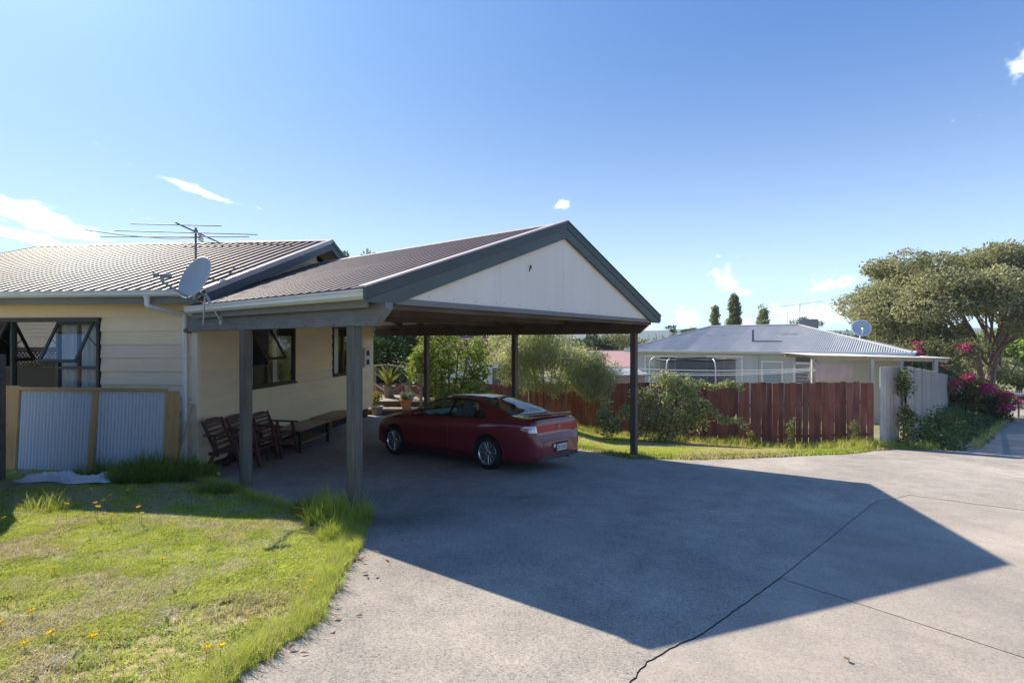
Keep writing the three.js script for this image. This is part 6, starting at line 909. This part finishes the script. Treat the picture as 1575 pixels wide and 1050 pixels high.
{
  const r = rng(901), short = [], mid = [];
  const visible = (x, d) => d > 2.2 && Math.abs(x) < d * 1.02 + 0.4;
  for (let i = 0; i < 290000; i++) {
    const d = 1.9 + 7.0 * Math.pow(r(), 1.25), x = -9.2 + 7.95 * r(); if (!visible(x, d) || !inPoly(x, d, LAWN_FRONT)) continue;
    const keep = clamp(1.25 - d * 0.085); if (r() > keep) continue;
    const a = fbm(x * 1.1 + 60, d * 1.1 + 60, 911, 3), b = fbm(x * 3.1 + 60, d * 3.1 + 60, 912, 3), c = fbm(x * 6 + 9, d * 6, 913, 2);
    const lush = ss(-3.4, -1.7, x) * ss(3.0, 4.4, d); // greener towards the concrete
    const dry = clamp(ss(0.50, 0.68, a * 0.6 + b * 0.4) * (1 - 0.7 * lush) + 0.25 * ss(4.4, 3.0, d));
    const bare = clamp(ss(0.50, 0.60, fbm(x * 1.5 + 4, d * 2.6 + 9, 914, 3)) * ss(4.6, 3.2, d) + 0.9 * Math.exp(-(((x + 2.15) / 0.75) ** 2 + ((d - 3.05) / 0.22) ** 2)) + 0.5 * ss(0.6, 0.68, fbm(x * 2 + 40, d * 2, 915, 3))); if (r() < bare * 0.85) continue;
    let col = mixc(GREEN, LIME, clamp(c * 1.3 - 0.1 + 0.2 * lush)); col = mixc(col, STRAW, dry * (0.45 + 0.55 * r())); if (r() < 0.3 * ss(0.45, 0.68, b) * (x < -2.2 ? 1 : 0.35) + 0.04) col = PALE;
    { const kk = 0.68 + 0.6 * r(); col = col.map((v) => v * kk); } short.push([x, -d, (0.62 + 0.6 * r()) * (1 + 0.35 * lush), col, 0.75 + 0.5 * a]);
  }
  strew('lawn_grass', tuft(8, 0.046, 0.0056, 921, 0.05, 0.9), short, 'short sunlit yellow green grass of the front lawn', 'grass');
  // longer grass: edge of the concrete, round the posts, under the panel
  const tall = [], clump = (cx, cd, rx, rd, n, s0, s1, cols, p = 0.5) => { for (let i = 0; i < n; i++) { const a = r() * 6.2832, q = Math.pow(r(), p), x = cx + rx * q * Math.cos(a), d = cd + rd * q * Math.sin(a); tall.push([x, -d, lerp(s0, s1, r()) * (1.1 - 0.45 * q) * (0.45 + 0.75 * r()), mixc(cols[0], cols[1], r()), 1]); } };
  clump(-1.9, 5.70, 0.36, 0.30, 560, 0.55, 1.05, [GREEN, LIME]); clump(-1.74, 5.25, 0.2, 0.32, 260, 0.35, 0.65, [GREEN, LIME]); clump(-2.15, 5.98, 0.4, 0.2, 340, 0.5, 0.9, [GREEN, DEEP]);
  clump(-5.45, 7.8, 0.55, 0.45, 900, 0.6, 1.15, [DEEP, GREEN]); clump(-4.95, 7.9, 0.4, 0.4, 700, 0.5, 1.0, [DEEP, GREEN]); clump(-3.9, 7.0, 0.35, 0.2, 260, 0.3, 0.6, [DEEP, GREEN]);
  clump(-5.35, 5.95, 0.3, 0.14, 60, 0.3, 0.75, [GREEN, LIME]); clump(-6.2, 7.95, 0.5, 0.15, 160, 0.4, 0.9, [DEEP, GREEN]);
  for (let i = 0; i < 3600; i++) { const k = Math.floor(r() * (LAWN_EDGE.length - 1)), [x, d] = LAWN_EDGE[k]; if (d < 2.2) continue; tall.push([x - r() * 0.22 + 0.05, -(d + (r() - 0.5) * 0.1 - (d > 5.6 ? r() * 0.15 : 0)), 0.16 + 0.22 * r(), mixc(mixc(GREEN, LIME, r()), STRAW, r() < 0.3 ? r() : 0), 1]); }
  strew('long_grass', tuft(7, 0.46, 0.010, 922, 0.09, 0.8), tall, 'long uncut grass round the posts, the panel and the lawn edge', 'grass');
  // the strip beyond the carport
  const back = [];
  for (let i = 0; i < 150000; i++) { const x = -4.4 + 16 * r(), d = 10.8 + 11 * r(); if (!inPoly(x, d, LAWN_BACK)) continue; const a = fbm(x * 0.9 + 40, d * 0.9, 931, 3), col = mixc(mixc(GREEN, LIME, r()), STRAW, clamp(ss(0.4, 0.62, a) * 0.85 + 0.12 * r())); back.push([x, -d, 1.3 + 1.1 * r(), col, 0.75]); }
  strew('strip_grass', tuft(6, 0.05, 0.009, 923, 0.08, 0.8), back, 'short dry grass of the strip between the concrete and the red fence', 'grass');
  const weeds = []; for (let i = 0; i < 2600; i++) { const s = r() * 12.5, o = r() * r() * 0.9, x = 9.93 - 0.841 * s - 0.541 * o, d = 14.12 + 0.541 * s - 0.841 * o; weeds.push([x, -d, 0.35 + 0.65 * r() * (fbm(s * 2, 3, 941, 2) + 0.3), mixc(mixc(GREEN, LIME, r()), STRAW, r() < 0.45 ? r() : 0.1), 1]); }
  for (let i = 0; i < 420; i++) { const q = r(), x = lerp(9.3, 11.3, q) + (r() - 0.5) * 0.3, d = 13.75 + r() * 0.5; weeds.push([x, -d, 0.25 + 0.75 * r() * r(), mixc(LIME, STRAW, r() * 0.5), 1]); }
  for (let i = 0; i < 1500; i++) { const k = Math.floor(r() * (DRIVE_EDGE.length - 1)), [x, d] = DRIVE_EDGE[k]; weeds.push([x + (r() - 0.5) * 0.1, -(d + 0.05 + r() * 0.2), 0.15 + 0.3 * r(), mixc(GREEN, DEEP, r()), 1]); }
  for (let i = 0; i < 700; i++) { const s = 1 + r() * 20, x = 11.0 + 0.68 * s + 0.73 * (1.1 + s * 0.05 + r() * 0.35), d = 14.4 + 0.733 * s - 0.68 * (1.1 + s * 0.05 + r() * 0.35); weeds.push([x, -d, 0.3 + 0.4 * r(), mixc(GREEN, STRAW, r()), 1]); }
  strew('fence_weeds', tuft(7, 0.42, 0.011, 924, 0.10, 0.6), weeds, 'rank grass and weeds along the foot of the red fence', 'weeds');
}
{ // broad leaved rosettes among the grass
  const r = rng(945), cl = []; for (let i = 0; i < 70; i++) { const d = 2.4 + 4 * r(), x = -1.6 - r() * d * 0.9; if (!inPoly(x, d, LAWN_FRONT)) continue; cl.push([x, gy(x, -d) + 0.018, -d, 0.035, 0.008, 0.035, 8]); }
  const o = mesh('lawn_weeds', leaves(cl, { len: 0.05, wid: 0.022, seed: 946, shell: 0.1, up: 2.2, pal: [[0.26, 0.36, 0.08], [0.32, 0.42, 0.09], [0.38, 0.40, 0.2]] }), LEAF); o.userData.kind = 'stuff'; tag(o, 'small broad leaved weeds scattered through the front lawn', 'weeds');
}
{ // yellow dandelions in the lawn, each its own plant
  const stem = plain(0.12, 0.17, 0.04, 0.8), yel = plain(0.85, 0.60, 0.012, 0.8), r = rng(951);
  const head = () => { const l = []; for (let k = 0; k < 18; k++) { const a = k / 18 * 6.2832, e = 0.25 + 0.5 * (k % 3) / 2; l.push(place(cbox(0.017, 0.002, 0.0055, 0.0005), 0.009, 0, 0).rotateZ(e).rotateY(a)); } return merge([...l, place(clean(new THREE.SphereGeometry(0.009, 8, 5)).scale(1, 0.6, 1), 0, 0.003, 0)]); };
  const hg = head(), S = [[-5.04, 5.16, .1], [-4.72, 5.5, .16], [-4.5, 5.61, .15], [-4.42, 5.53, .13], [-4.08, 5.29, .12], [-4.85, 6.29, .08], [-5.36, 6.6, .08], [-4.73, 6.04, .08], [-4.32, 4.97, .03], [-2.46, 3.04, .03], [-2.72, 3.08, .03], [-2.77, 2.95, .03], [-3.07, 3.33, .03], [-3.13, 3.19, .03], [-2.9, 4.3, .03], [-3.57, 4.06, .03], [-4.89, 6.62, .07], [-3.91, 5.46, .16], [-3.8, 5.32, .13], [-4.04, 7.13, .2], [-3.5, 6.44, .06], [-3.48, 6.54, .06], [-3.68, 6.36, .05], [-1.53, 3.91, .03], [-1.69, 2.87, .07], [-1.59, 2.82, .1]];
  const WHERE = ['at the left edge of the sunlit lawn, just out of the side fence shadow', 'tall one on the shadow edge, below the middle board of the leaning panel', 'upper one of a close pair on the shadow edge', 'lower one of a close pair on the shadow edge', 'on the shadow edge to the right of a close pair', 'in the shaded grass below the leaning panel, right of two', 'in the shaded grass closest to the plastic sheet', 'in the shaded grass just above a close pair', 'low in the sunlit lawn left of the brown dock leaf', 'nearest the viewer, in the middle of the lawn foreground', 'second nearest on the lower left of the lawn', 'large one at the lower left corner of the lawn', 'lower left of the lawn, above the large corner one', 'cut off by the left edge of the picture', 'alone in the middle of the sunlit lawn', 'alone in the left half of the sunlit lawn', 'in the shaded grass below the downpipe', 'tall one standing on the shadow edge below the downpipe', 'shorter companion of the tall one below the downpipe', 'in the long grass beside the left carport post', 'left one of two in the shade before the left carport post', 'right one of two in the shade before the left carport post', 'in the shade between the post and the shadow edge', 'alone near the concrete edge of the lawn', 'left one of two at the bottom edge next to the concrete', 'right and taller one of two at the bottom edge next to the concrete'];
  S.forEach(([x, d, h], n) => { const t = thing('dandelion', 'yellow dandelion ' + WHERE[n].replace('nearest the viewer, ', '').replace('right and taller one', 'taller one').replace('at the left edge of the sunlit lawn, just out of', 'at the left lawn edge just outside'), 'dandelion', [x, gy(x, -d), -d], r() * 6, 'dandelions in the front lawn'), hh = h + 0.035; mesh('stem', rod([0, 0, 0], [0.01, hh, 0], 0.0016, 5), stem, t); const f = mesh('flower', hg, yel, t); f.position.set(0.01, hh, 0); f.scale.setScalar(1.15 + 0.4 * r()); f.rotation.z = -0.3; });
}
{ // flowering weeds against the fence
  const r = rng(961); const specs = [[8.05, 14.95, 0.95, [0.5, 0.45, 0.4], 'tall pale seeding weed against the right part of the red fence'], [7.1, 15.5, 0.5, [0.75, 0.3, 0.02], 'small orange flowering weed at the foot of the red fence'], [9.35, 14.15, 0.75, [0.3, 0.28, 0.1], 'straggly green weed before the last red palings']];
  for (const [x, d, h, c, l] of specs) { const t = thing('flowering_weed', l, 'weed', [x, gy(x, -d), -d]), cl = [], fl = []; for (let k = 0; k < 10; k++) { const q = k / 10; cl.push([(r() - 0.5) * 0.16, h * q, (r() - 0.5) * 0.1, 0.09, 0.06, 0.09, 26]); if (q > 0.5) fl.push([(r() - 0.5) * 0.18, h * (q + 0.08), (r() - 0.5) * 0.1, 0.04, 0.03, 0.04, 12]); } mesh('foliage', leaves(cl, { len: 0.09, wid: 0.025, seed: 962, shell: 0.1, pal: [[0.16, 0.19, 0.05], [0.22, 0.22, 0.08]] }), LEAF, t); mesh('flower', leaves(fl, { len: 0.035, wid: 0.03, seed: 963, shell: 0.1, pal: [c] }), FLOWER, t); mesh('stem', merge([0, 1, 2].map((k) => rod([k * 0.02, 0, 0], [(k - 1) * 0.07, h, 0], 0.005, 5))), plain(0.16, 0.18, 0.06), t); }
}
{ // fallen leaves on the concrete
  const r = rng(971), m = leaves([...Array(46)].map(() => { const k = Math.floor(110 + r() * (LAWN_EDGE.length - 150)), [x, d] = LAWN_EDGE[k], xx = x + 0.02 + r() * r() * 0.5; return [xx, gy(xx, -d) + 0.012, -d, 0.02, 0.004, 0.02, 1]; }), { len: 0.06, wid: 0.03, seed: 972, up: 3, pal: [[0.22, 0.12, 0.06], [0.3, 0.19, 0.1], [0.12, 0.07, 0.04]] });
  const o = mesh('fallen_leaves', m, LEAF); o.userData.kind = 'stuff'; tag(o, 'brown fallen leaves along the edge of the concrete', 'leaves');
  for (const [x, d, l] of [[2.02, 7.55, 'single dry leaf lying on the shaded concrete'], [1.98, 3.05, 'curled dark leaf on the sunlit concrete near the viewer']]) tag(mesh('dry_leaf', leaves([[x, gy(x, -d) + 0.012, -d, 0.001, 0.001, 0.001, 1]], { len: 0.05, wid: 0.028, seed: 973, up: 3, pal: [[0.2, 0.13, 0.07]] }), LEAF), l, 'leaf');
}
renderer.render(scene, camera);
